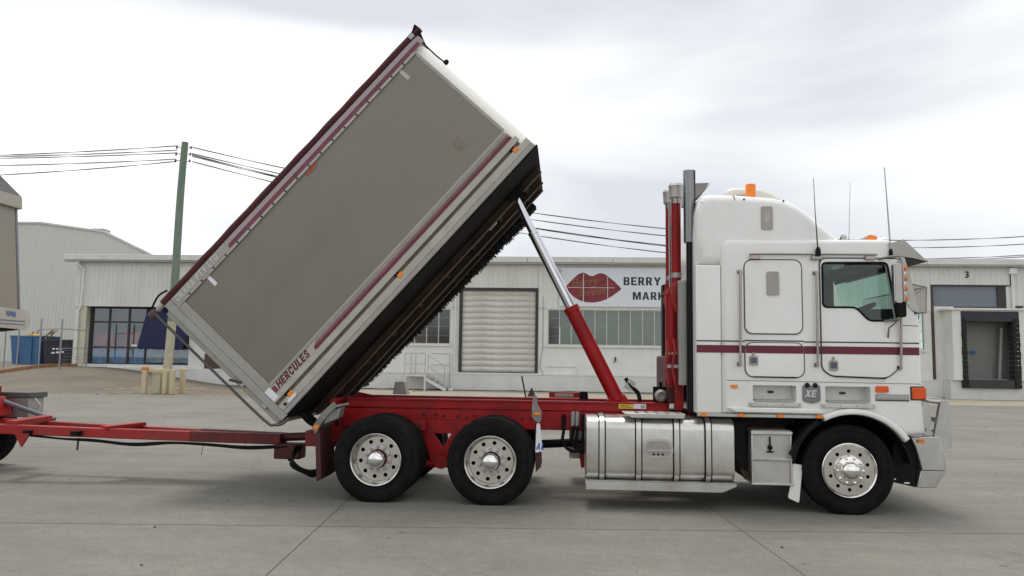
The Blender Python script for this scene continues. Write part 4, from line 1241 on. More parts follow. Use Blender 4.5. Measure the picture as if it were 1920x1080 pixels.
for y0, sg_ in ((0.0, 1), (BW, -1)):
    ya, yb = (0.012, 0.029) if sg_ == 1 else (BW - 0.029, BW - 0.012)
    bobj('side_panel', MB().box(0.19, 4.26, ya, yb, 0.395, 1.845), panelgrey)
    yc, yd = (-0.012, 0.029) if sg_ == 1 else (BW - 0.029, BW + 0.012)
    bobj('rear_post', MB().box(-0.02, 0.075, yc, yd, -0.02, 1.99), railgrey, bevel=0.006)
    bobj('rear_stile', MB().box(0.077, 0.188, yc + 0.008, yd - 0.008, 0.395, 1.845), railgrey, bevel=0.004)
    # bottom rail: lower flange, groove, upper flange
    bobj('bottom_flange', MB().box(0.077, 4.40, yc, yd, -0.01, 0.045), railgrey, bevel=0.004)
    bobj('lower_rail', MB().box(0.077, 4.40, yc + 0.003, yd - 0.003, 0.047, 0.135), offwhite, bevel=0.006)
    bobj('rail_groove', MB().box(0.077, 4.30, 0.012 if sg_ == 1 else BW - 0.028, 0.028 if sg_ == 1 else BW - 0.012, 0.137, 0.175), groove)
    bobj('upper_rail', MB().box(0.077, 4.33, yc, yd, 0.177, 0.25), offwhite, bevel=0.006)
    bobj('stripe_rail', MB().box(0.077, 4.29, yc + 0.006, yd - 0.006, 0.252, 0.352), offwhite)
    bobj('top_rail', MB().box(0.077, 4.27, yc, yd, 0.354, 0.393), railgrey, bevel=0.004)
    # coaming along the top
    bobj('coaming', MB().box(0.077, BL + 0.0, yc + 0.002, yd - 0.002, 1.88, 1.99), faded, bevel=0.008)
    bobj('gutter_strip', MB().box(0.077, 4.28, yc + 0.002, yd - 0.002, 1.847, 1.878), offwhite)
bobj('front_post', MB().box(4.261, 4.30, 0.008, 0.0295, 0.395, 1.85), railgrey)
# graded maroon band along the lower rail: solid low, breaking up above
bobj('maroon_stripe', MB().box(0.86, 4.28, -0.009, -0.0065, 0.258, 0.288), maroon)
for k in range(4):
    z = 0.2905 + k * 0.0145
    bobj('maroon_pinstripe', MB().box(0.87 + 0.02 * k, 4.27, -0.009, -0.0065, z, z + 0.0105 - 0.0025 * k), fadedm)
bobj('maroon_start', MB().box(0.17, 0.222, -0.009, -0.0065, 0.258, 0.335), fadedm)
bobj('white_plate', MB().box(0.082, 0.165, -0.0165, -0.0125, 0.20, 0.36), whitest)
tf = BF @ Matrix.Translation((0.235, -0.0065, 0.262)) @ Matrix.Rotation(R(90), 4, 'X')
block_text('letter', 'HERCULES', 0.088, M('dark_maroon_print', (0.10, 0.006, 0.014), 0.5), tf, tub, sx=0.9, shear=0.25, gap=0.13, t=0.25)
bobj('name_band', MB().box(0.10, 1.02, -0.014, -0.0105, 1.87, 1.985), railgrey)
tf = BF @ Matrix.Translation((0.13, -0.017, 1.892)) @ Matrix.Rotation(R(90), 4, 'X')
block_text('faded_letter', 'OKARA PTY LTD', 0.08, M('faded_white_print', (0.55, 0.54, 0.53), 0.5), tf, tub, sx=0.82, shear=0.15, gap=0.13, t=0.2, depth=0.0015)
bobj('coaming_stripe', MB().box(1.03, 4.40, -0.0135, -0.0105, 1.882, 1.915), fadedm)
bobj('coaming_pinstripe', MB().box(1.05, 4.40, -0.013, -0.0105, 1.917, 1.93), fadedm)
hk = None
for k in range(19):
    x = 0.3 + k * 0.21
    if hk is None:
        hk = bobj('strip_clip', MB().box(x - 0.008, x + 0.008, -0.016, -0.0105, 1.85, 1.874), black)
        MW[hk] = MW[hk]
    else:
        c = hk.copy()
        link(c, tub, BF @ Matrix.Translation((k * 0.21, 0, 0)))
# patches on the panel
bobj('grey_tape', MB().box(0.57, 0.615, 0.006, 0.0115, 1.70, 1.843), whitest)
bobj('grey_tape', MB().box(3.97, 4.02, 0.006, 0.0115, 1.69, 1.843), galv)
bobj('rust_patch', MB().prism(rpoly([(2.30, 1.845), (2.28, 1.80), (2.36, 1.785), (2.44, 1.79), (2.49, 1.81), (2.48, 1.845)], 0.02), 0.007, 0.0115), rust)
bobj('faded_patch', MB().prism(rpoly([(3.72, 0.60), (3.86, 0.62), (3.87, 0.76), (3.74, 0.77)], 0.02), 0.009, 0.0115), M('faded_tan_patch', (0.21, 0.175, 0.135), 0.6, var=0.2, vs=20))
# marker lamps in the groove
for x in (0.30, 2.2, 4.22):
    lb = bobj('lamp_bracket', MB().box(x - 0.075, x - 0.005, -0.004, 0.010, 0.142, 0.185), black)
    o_ = obj('marker_lamp', MB().box(x - 0.05, x + 0.02, -0.016, -0.0045, 0.10, 0.150), amber, tub, frame=BF, bevel=0.006)
bobj('lamp_sticker', MB().box(0.20, 0.33, -0.0165, -0.0105, 0.06, 0.098), whitest)
bobj('black_bung', MB().lathe([(0.018, 0.0), (0.018, -0.014), (0, -0.014)], (0.155, -0.01, 0.085), 'y', 10), black)
# tailgate and front wall
bobj('tailgate', MB().box(-0.09, -0.021, 0.03, BW - 0.03, 0.0, 1.92), railgrey, bevel=0.01)
for x in (0.45, 0.9, 1.35, 1.8, 2.2):
    bobj('tailgate_rib', MB().box(-0.14, -0.091, x - 0.03, x + 0.03, 0.05, 1.85), railgrey, bevel=0.006)
bobj('tailgate_latch', MB().tube([(-0.02, -0.02, 0.645), (-0.10, -0.02, 0.775)], 0.016, 8), brownframe)
bobj('latch_bracket', MB().box(-0.06, -0.021, -0.012, 0.028, 0.60, 0.70), galv, bevel=0.004)
bobj('latch_bracket', MB().box(-0.055, -0.021, -0.012, 0.028, 0.22, 0.28), galv, bevel=0.004)
bobj('front_cap', MB().prism([(p[0] + 0.012 * (1 if p[0] > 4 else 0), p[1]) for p in fr_out[1:-1]], BH - 0.03, BH + 0.02, axis='z', capfar=True, capnear=True), railgrey)
bobj('front_hood', MB().prism([(4.40, 1.995), (4.50, 1.96), (4.54, 2.08), (4.53, 2.11), (4.43, 2.06)], -0.015, BW + 0.015), underblack, bevel=0.006)
bobj('hood_bracket', MB().box(4.36, 4.43, -0.026, -0.018, 2.0, 2.05), galv)
bobj('front_lamp', MB().lathe([(0.03, 0), (0.034, 0.03), (0.02, 0.06), (0, 0.06)], (BL + 0.02, 0.34, 1.62), 'x', 10), black)
bobj('front_cable', MB().tube([(4.47, 0.2, 1.97), (4.475, 0.26, 1.85), (4.475, 0.28, 1.74), (4.49, 0.32, 1.64)], 0.01, 6, smooth=4), black)
# rolled tarp along the top
tl = MB()
pts = [(-0.02 + k * 0.152, 0.03, 2.035 + 0.003 * math.sin(k * 1.7) + 0.0012 * math.sin(k * 4.1)) for k in range(31)]
tl.tube(pts, 0.048, 14)
bobj('tarp_roll', tl, maroon_tarp, ang=60)
bobj('tarp_edge', MB().prism([(0.25, 2.02), (4.48, 2.02), (4.45, 1.992), (0.25, 1.992)], 0.0, 0.09), maroon_tarp)
bobj('tarp_cover', MB().add([(0.1, 0.05, 2.06), (4.45, 0.05, 2.06), (4.45, BW / 2, 2.2), (0.1, BW / 2, 2.2), (0.1, BW - 0.05, 2.03), (4.45, BW - 0.05, 2.03)], [(0, 1, 2, 3), (3, 2, 5, 4)]), maroon_tarp)
bobj('tarp_tube_end', MB().tube([(-0.13, 0.03, 2.03), (0.12, 0.03, 2.045)], 0.034, 12), alu_dull)
bobj('tarp_knuckle', MB().lathe([(0.05, -0.06), (0.055, 0.0), (0.045, 0.05)], (-0.17, 0.0, 2.02), 'x', 12), brownframe)
bobj('tarp_strap', MB().tube([(-0.14, -0.02, 2.08), (0.02, -0.03, 2.12), (0.14, -0.02, 2.09)], 0.012, 6, smooth=4), black)
obj('tarp_arm', MB().tube([(-4.93, D - 0.03, 2.20), (-4.2, D - 0.03, 1.55), (-3.50, D - 0.03, 0.935), (-3.36, D - 0.03, 0.875), (-3.27, D - 0.01, 0.89), (-3.22, D + 0.03, 0.95)], 0.017, 8, smooth=4), M('arm_steel', (0.09, 0.085, 0.085), 0.45, 0.5, var=0.2), tub)
# underside: sloping floor edges, runners, cross bearers, spatter
bobj('floor_underside', MB().box(0.03, BL - 0.03, 0.05, BW - 0.05, -0.022, 0.0), underblack)  # the near part's shade is put into this black colour
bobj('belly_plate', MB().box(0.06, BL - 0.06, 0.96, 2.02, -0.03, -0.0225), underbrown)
for y0, d_ in ((0.92, 0.075), (1.50, 0.085), (2.03, 0.07)):
    bobj('stringer', MB().box(0.08, BL - 0.10, y0, y0 + 0.05, -0.03 - d_, -0.0225 if y0 != 1.50 else -0.0305), underbrown, bevel=0.005)
    bobj('stringer_lip', MB().box(0.08, BL - 0.10, y0 - 0.035, y0 + 0.045, -0.042 - d_, -0.031 - d_), edgebrown)
for k in range(8):
    x = 0.40 + k * 0.53
    bobj('cross_bearer', MB().box(x - 0.03, x + 0.03, 0.972, 1.495, -0.075, -0.0305), underbrown)
    bobj('cross_bearer', MB().box(x - 0.03, x + 0.03, 1.552, 2.028, -0.075, -0.0305), underbrown)
for y0 in (0.86, 1.06):
    bobj('ram_bracket', MB().prism([(3.80, -0.031), (4.06, -0.031), (4.0, -0.14), (3.86, -0.14)], y0 - 0.012, y0 + 0.012), underblack)
bobj('runner_box', MB().box(3.35, 3.50, 1.02, 1.16, -0.10, -0.031), galv, bevel=0.01)
bobj('runner_box', MB().box(3.08, 3.24, 1.00, 1.14, -0.10, -0.031), underbrown, bevel=0.01)
bobj('brush_mount', MB().box(3.98, 4.14, 2.16, 2.40, -0.17, -0.0225), underblack, bevel=0.01)
sp = MB()
def low(x):
    return -0.10 - 0.115 * min(1.0, max(0.0, (x - 0.5) / 3.2))
for k in range(2600):
    x = 0.5 + 3.4 * random.random()
    y = 2.22 + random.uniform(-0.10, 0.14)
    h = random.uniform(0.004, 0.02)
    w_ = random.uniform(0.004, 0.014)
    a = random.uniform(-0.9, 0.9)
    zc = low(x) + random.uniform(-0.012, 0.06)
    sp.bar((x, y, zc + 0.03), (x + a * h, y + random.uniform(-0.02, 0.02), zc - h), w_, w_ * 0.8, (0, 1, 0))
tag(bobj('brush_fringe', sp, spatter), kind='stuff')
bobj('brush_board', MB().prism([(0.5, -0.0225), (3.92, -0.0225), (3.92, low(3.9)), (0.5, low(0.5))], 2.20, 2.26), underblack)

# ---- fuel tank
ft_out = [(D + 0.02 + a, b) for a, b in []]
tank = obj('fuel_tank', MB().prism(rrect(D + 0.01, D + 0.66, 0.32, 1.03, 0.13, 6), 0.275, 1.95, axis='x', r=0.02, seg=2), alu_tank, tr, ang=30)
for a in (0.457, 0.872, 1.30, 1.655):
    st = obj('tank_strap', MB().prism(rrect(D - 0.004, D + 0.674, 0.306, 1.044, 0.142, 6), a - 0.028, a + 0.028, axis='x', holes=[rrect(D + 0.0105, D + 0.6595, 0.3205, 1.0295, 0.1295, 6)]), alu_tank, tank)
    for b in (-0.034, 0.034):
        obj('strap_rubber', MB().prism(rrect(D - 0.0025, D + 0.6725, 0.3075, 1.0425, 0.1405, 6), a + b - 0.0075, a + b + 0.0075, axis='x', holes=[rrect(D + 0.0105, D + 0.6595, 0.3205, 1.0295, 0.1295, 6)]), M('strap_rubber', (0.014, 0.010, 0.009), 0.8, spec=0.1) if 'strap_rubber' not in MATS else MATS['strap_rubber'], tank)
    obj('strap_bolt', MB().lathe([(0.012, -0.02), (0.012, 0.0), (0, 0.0)], (a, D + 0.15, 1.075), 'z', 8), galv, tank)
obj('tank_step', MB().prism([(0.70, 1.085), (1.40, 1.085), (1.385, 1.03), (0.79, 1.03)], D - 0.015, D + 0.36), alu_dull, tank, bevel=0.008)
for k in range(9):
    x = 0.86 + 0.058 * k
    obj('step_hole', MB().box(x - 0.018, x + 0.018, D + 0.02, D + 0.3, 1.0855, 1.089), galv if k % 2 else groove, tank)
st_out = [(1.96, 0.285), (1.96, 0.318), (0.27, 0.318), (0.27, 0.215), (1.80, 0.215)]
obj('tank_rail', MB().prism(st_out, D - 0.02, D + 0.05), alu_tank, tank, bevel=0.008)
obj('rail_lip', MB().box(0.27, 1.95, D - 0.028, D + 0.3, 0.3185, 0.328), alu_tank, tank)
bd = obj('step_badge', MB().prism(rpoly([(0.95, 0.585), (1.23, 0.585), (1.265, 0.66), (1.25, 0.75), (1.20, 0.80), (0.98, 0.80), (0.93, 0.75), (0.92, 0.66)], 0.05), D - 0.012, D + 0.009), alu_dull, tank, bevel=0.006)
obj('badge_inset', MB().prism(rpoly([(0.975, 0.61), (1.205, 0.61), (1.235, 0.665), (1.222, 0.735), (1.185, 0.773), (0.995, 0.773), (0.958, 0.735), (0.948, 0.665)], 0.04), D - 0.0135, D - 0.0122), vent_m, tank)
obj('badge_bar', MB().box(0.95, 1.235, D - 0.022, D - 0.014, 0.66, 0.677), alu_dull, tank, bevel=0.003)
for k in range(3):
    obj('badge_hole', MB().lathe([(0.014, 0), (0.014, -0.0008), (0, -0.0008)], (1.04 + 0.05 * k, D - 0.014, 0.628), 'y', 10), black, tank)
obj('yellow_label', MB().box(0.70, 0.88, RY0 - 0.036, RY0 - 0.031, 1.085, 1.14), yellowst, tr)
for k in range(2):
    obj('label_print', MB().box(0.72, 0.86 - 0.03 * k, RY0 - 0.038, RY0 - 0.0365, 1.10 + 0.02 * k, 1.108 + 0.02 * k), blackprint, tr)
obj('white_label', MB().box(0.885, 1.04, RY0 - 0.036, RY0 - 0.031, 1.085, 1.145), whitest, tr)
obj('label_print', MB().box(0.975, 1.025, RY0 - 0.038, RY0 - 0.0365, 1.095, 1.13), greyprint, tr)

far = obj('unseen_far_tank', MB().prism(rrect(D + W - 0.66, D + W - 0.01, 0.32, 1.03, 0.13, 6), 0.1, 1.95, axis='x', r=0.02, seg=2), alu_tank, tr, ang=30)  # unseen far-side tank and tool box, added to deepen the shade below
obj('unseen_far_tool_box', MB().box(2.1, 2.62, D + W - 0.6, D + W - 0.1, 0.30, 0.95), alu_dull, tr, bevel=0.01)
obj('gearbox', MB().tube([(0.9, D + W / 2, 0.66), (2.2, D + W / 2, 0.74)], 0.24, 14, 0.28), black, tr)
# ---- tool box behind the front wheel, white flap, skirt
tb = obj('tool_box', MB().box(2.16, 2.60, D + 0.10, D + 0.56, 0.30, 0.915), alu_dull, tr, bevel=0.01)
for z0, z1 in ((0.865, 0.905), (0.575, 0.61), (0.30, 0.325)):
    obj('box_ledge', MB().box(2.145, 2.61, D + 0.07, D + 0.099, z0, z1), alu, tb, bevel=0.006)
for x in (2.15, 2.58):
    obj('box_edge', MB().box(x, x + 0.022, D + 0.08, D + 0.098, 0.327, 0.863), alu, tb, bevel=0.004)
lt = obj('box_latch', MB().lathe([(0.028, 0), (0.028, -0.02), (0, -0.02)], (2.36, D + 0.099, 0.72), 'y', 12), black, tb)
obj('latch_bar', MB().box(2.352, 2.366, D + 0.075, D + 0.09, 0.68, 0.84), black, tb)
obj('latch_bar', MB().box(2.32, 2.40, D + 0.075, D + 0.09, 0.665, 0.679), black, tb)
obj('frame_step', MB().prism([(1.98, 1.0), (2.12, 1.0), (2.12, 0.34), (2.04, 0.45), (1.99, 0.6)], D + 0.2, D + 0.75), black, tr, bevel=0.01)
obj('inner_red', MB().box(2.0, 2.68, D + 0.62, D + 0.70, 0.55, 1.0), hubred, tr)
obj('brown_bracket', MB().prism([(2.04, 0.48), (2.15, 0.42), (2.15, 0.33), (2.06, 0.40)], D + 0.16, D + 0.22), underbrown, tr)
obj('front_flap', MB().prism(rpoly([(2.61, 0.545), (2.725, 0.53), (2.695, 0.30), (2.675, 0.11), (2.555, 0.16), (2.60, 0.36)], 0.02), D + 0.10, D + 0.125), white, tr)

# ---- cab
YN, YF = D, D + W
arch = [(3.25 + 0.71 * math.cos(R(a)), 0.45 + 0.71 * math.sin(R(a))) for a in range(37, 118, 8)]
cab_low = [(1.815, 1.10), (2.925, 1.085)] + arch[::-1] + [(3.835, 0.89), (4.055, 0.905), (4.03, 1.17), (4.032, 1.90), (4.02, 2.24), (3.93, 2.62), (3.865, 2.87), (3.84, 2.99), (3.80, 3.06), (3.74, 3.095), (3.67, 3.105), (2.5, 3.10), (1.90, 3.098), (1.85, 3.07), (1.822, 3.0), (1.815, 2.9)]
win = rpoly([(2.95, 2.318), (2.95, 2.825), (3.67, 2.83), (3.765, 2.17), (3.455, 2.168), (3.315, 2.318)], 0.05)
win_far = rpoly([(2.95, 2.318), (2.95, 2.825), (3.80, 2.83), (3.93, 2.25), (3.315, 2.25)], 0.04)
rec1 = rrect(2.155, 2.64, 1.245, 1.425, 0.02)
rec2 = rrect(2.957, 3.455, 1.245, 1.425, 0.02)
cab = MB()
i_w0, i_w1 = None, None
for i, p in enumerate(cab_low):
    if p == (4.02, 2.24): i_w0 = i
    if p == (3.865, 2.87): i_w1 = i
cab.prism(cab_low, YN, YF, holes=[win], r=0.06, seg=5, capnear=True, capfar=False, skip=())
# (rebuilt below without the windscreen strip; the step recesses are cut in the near side)
cab = MB()
cab.prism(cab_low, YN, YF, r=0.06, seg=5, capnear=False, capfar=False, skip=tuple(range(i_w0, i_w1)))
def inset_cap(t, holes):
    tmp = MB()
    tmp.prism(cab_low, YN, YF, r=0.06, seg=5, capnear=False, capfar=False)
    n = len(cab_low)
    pts = [(p.x, p.z) for p in (tmp.v[:n] if t == 0 else tmp.v[-n:])]
    y = YN if t == 0 else YF
    loops = [[Vector((a, b, 0)) for a, b in pts]] + [[Vector((a, b, 0)) for a, b in h] for h in holes]
    flat = [p for l in loops for p in l]
    cab.add([(p.x, y, p.y) for p in flat], [tuple(q) for q in tessellate_polygon(loops)])
    for h in holes:
        m = len(h)
        dy = 0.06 if t == 0 else -0.06
        cab.add([(a, y, b) for a, b in h] + [(a, y + dy, b) for a, b in h], [(k, (k + 1) % m, m + (k + 1) % m, m + k) for k in range(m)])
inset_cap(0, [win, rec1, rec2])
inset_cap(1, [win_far])
cabo = obj('cab', cab, white, tr, ang=40)
def cobj(name, mb, mat, bevel=0.0, ang=35):
    return obj(name, mb, mat, tr, bevel=bevel, ang=ang)
# inside of the cab
lin = MB()
lin.box(2.80, 2.84, YN + 0.07, YF - 0.07, 1.12, 3.02)
cobj('cab_bulkhead', lin, interior)
cobj('cab_floor', MB().box(1.85, 3.98, YN + 0.08, YF - 0.08, 1.13, 1.16), interior)
cobj('headlining', MB().box(2.85, 3.75, YN + 0.07, YF - 0.07, 2.97, 3.0), interior)
cobj('dashboard', MB().prism([(3.72, 1.9), (3.98, 1.9), (3.98, 2.19), (3.85, 2.21), (3.72, 2.12)], YN + 0.1, YF - 0.1), interior, bevel=0.02)
for y in (YN + 0.55, YF - 0.55):
    s_ = cobj('seat_back', MB().prism(rpoly([(2.86, 1.7), (3.02, 1.7), (2.98, 2.42), (2.86, 2.45)], 0.04), y - 0.24, y + 0.24), interior, bevel=0.03)
    cobj('seat_cushion', MB().box(2.90, 3.38, y - 0.25, y + 0.25, 1.55, 1.70), interior, bevel=0.04)
    cobj('headrest', MB().prism(rpoly([(2.88, 2.46), (2.98, 2.46), (2.98, 2.64), (2.89, 2.65)], 0.03), y - 0.13, y + 0.13), interior, bevel=0.02)
sw = MB()
cs = Vector((3.53, YN + 0.55, 2.30))
ax_ = Vector((-0.45, 0, 0.89)).normalized()
e1, e2 = Vector((0.89, 0, 0.45)).normalized(), Vector((0, 1, 0))
sw.tube([cs + (e1 * math.cos(2 * math.pi * k / 28) + e2 * math.sin(2 * math.pi * k / 28)) * 0.23 for k in range(29)], 0.017, 8, caps=False)
for a in (90, 210, 330):
    sw.bar(cs, cs + (e1 * math.cos(R(a)) + e2 * math.sin(R(a))) * 0.22, 0.03, 0.015)
cobj('steering_wheel', sw, blackgloss)
cobj('steering_column', MB().tube([cs, cs - ax_ * 0.4], 0.04, 10), interior)
cobj('sun_blind', MB().prism([(3.85, 2.96), (3.89, 2.96), (3.925, 2.82), (3.89, 2.80)], YN + 0.5, YF - 0.12), interior)
cobj('sun_blind', MB().box(2.9, 3.78, YF - 0.14, YF - 0.11, 2.84, 2.96), interior)
cobj('window_light_blocker', MB().box(2.9, 3.88, YF - 0.10, YF - 0.085, 2.2, 2.9), interior)  # dark sheet added to block the light through the far window
cobj('door_card', MB().prism([(3.34, 2.30), (3.42, 2.18), (3.77, 2.18), (3.75, 2.31)], YN + 0.07, YN + 0.09), interior)
# window glass
cobj('side_window', MB().prism(win, YN + 0.035, YN + 0.041), cabglass)
cobj('side_window', MB().prism(win_far, YF - 0.041, YF - 0.035), cabglass2)
cobj('window_gasket', MB().tube([(a, YN - 0.012, b) for a, b in win + win[:1]], 0.013, 6, caps=False), black)
# windscreen: a bowed glass between the pillars
wsv, wsf = [], []
nn = 12
for k in range(nn + 1):
    y = YN + 0.06 + (W - 0.12) * k / nn
    bow = 0.12 * (1 - abs(2 * k / nn - 1) ** 6)
    wsv += [(4.055 + bow, y, 2.24), (3.91 + bow * 0.8, y, 2.88)]
for k in range(nn):
    wsf.append((2 * k, 2 * k + 2, 2 * k + 3, 2 * k + 1))
cobj('windscreen', MB().add(wsv, wsf), cabglass2, ang=60)
ck, fk = [], []
for k in range(nn + 1):
    y = YN + 0.06 + (W - 0.12) * k / nn
    bow = 0.13 * (1 - abs(2 * k / nn - 1) ** 6)
    ck += [(3.96, y, 2.20), (4.035 + bow, y, 2.20), (4.035 + bow, y, 2.235), (3.96, y, 2.235)]
for k in range(nn):
    for q in range(4):
        fk.append((4 * k + q, 4 * k + (q + 1) % 4, 4 * k + 4 + (q + 1) % 4, 4 * k + 4 + q))
cobj('windscreen_sill', MB().add(ck, fk), alu_dull, ang=40)
for y in (YN + 0.02,):
    cobj('pillar_trim', MB().prism([(3.87, 2.90), (3.83, 2.90), (3.83, 2.56), (3.88, 2.36), (3.94, 2.28), (4.02, 2.26)], y - 0.03, y + 0.04), alu_dull, bevel=0.004)
# stone guard: mesh wing in front of the screen
ck_ = Vector((3.915, YN + 0.12, 0))
sgd = MB()
fr_ = [(3.915, YN + 0.1, 2.615), (4.23, YN + 0.28, 2.585), (4.215, YN + 0.28, 2.29), (3.98, YN + 0.12, 2.285)]
sgd.tube(fr_ + fr_[:1], 0.011, 6)
fr2 = [(4.23, YF - 0.28, 2.585), (4.215, YF - 0.28, 2.29)]
sgd.tube([fr_[1], fr2[0]], 0.011, 6)
sgd.tube([fr_[2], fr2[1]], 0.011, 6)
sgd.tube([fr_[1], (4.02, YN + 0.12, 2.50)], 0.008, 6)
gd = cobj('stone_guard', sgd, handle_m)
gm = MB()
def quadp(u, v):
    a, b, c, d = [Vector(q) for q in fr_]
    return a * (1 - u) * (1 - v) + b * u * (1 - v) + c * u * v + d * (1 - u) * v
for k in range(1, 22):
    t = k / 11
    for sgn in (0, 1):
        p0 = (max(0, t - 1), min(1, t)); p1 = (min(1, t), max(0, t - 1))
        a, b = p0, p1
        if sgn: a, b = (a[0], 1 - a[1]), (b[0], 1 - b[1])
        gm.tube([quadp(*a), quadp(*b)], 0.0035, 4)
for k in range(26):
    y = YN + 0.28 + (W - 0.56) * k / 25
    gm.tube([(4.23, y, 2.585), (4.215, y, 2.29)], 0.0035, 4)
tag(obj('guard_mesh', gm, handle_m, gd), kind='stuff')
# visor over the screen
vz = MB()
for (ya, yb) in ((YN - 0.02, YF + 0.02),):
    vz.add([(3.70, ya, 3.05), (3.86, ya, 3.10), (4.12, ya, 2.845), (3.955, ya, 2.885), (3.72, ya, 2.92),
            (3.70, yb, 3.05), (3.86, yb, 3.10), (4.12, yb, 2.845), (3.955, yb, 2.885), (3.72, yb, 2.92)],
           [(0, 1, 2, 3, 4), (5, 9, 8, 7, 6), (0, 5, 6, 1), (1, 6, 7, 2)])
cobj('sun_visor', vz, M('visor_steel', (0.36, 0.345, 0.325), 0.4, 0.7, var=0.1, vs=5), ang=20)
cobj('visor_underside', MB().add([(3.88, YN + 0.0, 2.905), (4.105, YN + 0.0, 2.842), (4.105, YF, 2.842), (3.88, YF, 2.905)], [(0, 1, 2, 3)]), darkframe)
# door, locker doors: proud plates with dark seals
def framed(name, out, mat=white, holes=(), th=0.012, sealr=0.009):
    o = cobj(name, MB().prism(out, YN - th, YN - 0.0005, holes=holes), mat, bevel=0.004)
    c = Vector((sum(p[0] for p in out) / len(out), sum(p[1] for p in out) / len(out)))
    grow = [c + (Vector(p) - c) * 1.012 for p in out]
    obj('seal', MB().tube([(p.x, YN - 0.003, p.y) for p in grow] + [(grow[0].x, YN - 0.003, grow[0].y)], sealr, 6, caps=False), seal_m, o)
    return o
door_out = rpoly([(2.93, 1.62), (3.03, 1.545), (3.64, 1.53), (3.785, 1.66), (3.80, 2.2), (3.825, 2.85), (3.78, 2.872), (2.93, 2.872)], 0.07)
door = framed('cab_door', door_out, holes=[win])
sleeper = framed('sleeper_door', rrect(2.08, 2.715, 2.012, 2.852, 0.085, 6))
locker = framed('locker_door', rrect(2.078, 2.725, 1.522, 1.902, 0.085, 6))
obj('hinge_rail', MB().tube([(2.16, YN - 0.016, 1.519), (2.64, YN - 0.016, 1.516)], 0.008, 6), black, locker)
obj('hinge_rail', MB().tube([(3.06, YN - 0.016, 1.538), (3.62, YN - 0.016, 1.522)], 0.008, 6), black, door)
for d_, x0, x1, z0, z1 in ((locker, 2.115, 2.215, 1.645, 1.755), (door, 3.0, 3.10, 1.60, 1.715)):
    hp = obj('paddle_latch', MB().prism(rrect(x0, x1, z0, z1, 0.02), YN - 0.022, YN - 0.0125), handle_m, d_, bevel=0.004)
    obj('latch_recess', MB().prism(rrect(x0 + 0.015, x1 - 0.015, z0 + 0.025, z1 - 0.02, 0.012), YN - 0.0235, YN - 0.0222), M('latch_grey_blue', (0.09, 0.11, 0.14), 0.3, 0.5), d_)
    obj('lock_barrel', MB().lathe([(0.02, 0), (0.018, -0.008), (0, -0.008)], ((x0 + x1) / 2, YN - 0.0125, z1 + 0.022), 'y', 10), handle_m, d_)
# vents
for x0, x1, z0, z1, par, yy in ((2.288, 2.421, 3.215, 3.49, None, YN + 0.05), (2.325, 2.462, 2.45, 2.72, sleeper, YN - 0.0125)):
    v_ = obj('vent_plate', MB().prism(rrect(x0, x1, z0, z1, 0.02), yy - 0.016, yy - 0.0005), vent_m, par or tr, bevel=0.004)
    if par is None:
        lou = MB().prism(rrect(x0 + 0.035, x1 - 0.035, z0 + 0.08, z1 - 0.06, 0.025), yy - 0.019, yy - 0.0165)
        obj('vent_badge', lou, offwhite, v_)
# grab handles with standoffs
for x0, z0, x1, z1 in ((2.022, 2.72, 2.008, 1.66), (2.872, 2.71, 2.866, 1.66), (3.80, 2.50, 3.772, 1.64)):
    gh = cobj('grab_handle', MB().tube([(x0, YN - 0.055, z0), (x1, YN - 0.055, z1)], 0.015, 10), handle_m)
    for x, z in ((x0, z0), (x1, z1)):
        obj('standoff', MB().tube([(x, YN - 0.06, z), (x, YN - 0.001, z)], 0.017, 8).box(x - 0.028, x + 0.028, YN - 0.012, YN - 0.001, z - 0.022, z + 0.022), handle_m, gh)
ar = cobj('gutter_rail', MB().tube([(2.13, YN - 0.05, 2.918), (3.55, YN - 0.05, 2.918)], 0.012, 8), handle_m)
for x in (2.19, 2.88, 3.48):
    obj('rail_bracket', MB().prism([(x - 0.04, 2.925), (x + 0.04, 2.925), (x + 0.06, 2.86), (x - 0.06, 2.86)], YN - 0.048, YN - 0.001), handle_m, ar, bevel=0.004)
# stripes: black pinstripe over maroon band, cut at each panel edge
for a, b, y in ((1.815, 2.072, YN - 0.0005), (2.733, 2.918, YN - 0.0005), (3.812, 4.0, YN - 0.0005)):
    cobj('maroon_stripe', MB().box(a, b, y - 0.003, y, 1.786, 1.873), maroon)
    cobj('black_pinstripe', MB().box(a, b, y - 0.003, y, 1.913, 1.927), blackprint)
cobj('maroon_stripe', MB().box(2.0715, 2.734, YN - 0.0035, YN - 0.0005, 1.903, 1.9032), maroon)
obj('maroon_stripe', MB().box(2.082, 2.722, YN - 0.0155, YN - 0.0125, 1.786, 1.873), maroon, locker)
cobj('black_pinstripe', MB().box(2.073, 2.732, YN - 0.0035, YN - 0.0005, 1.921, 1.935), blackprint)
obj('maroon_stripe', MB().box(2.93, 3.80, YN - 0.0155, YN - 0.0125, 1.787, 1.874), maroon, door)
obj('black_pinstripe', MB().box(2.93, 3.80, YN - 0.0155, YN - 0.0125, 1.914, 1.928), blackprint, door)
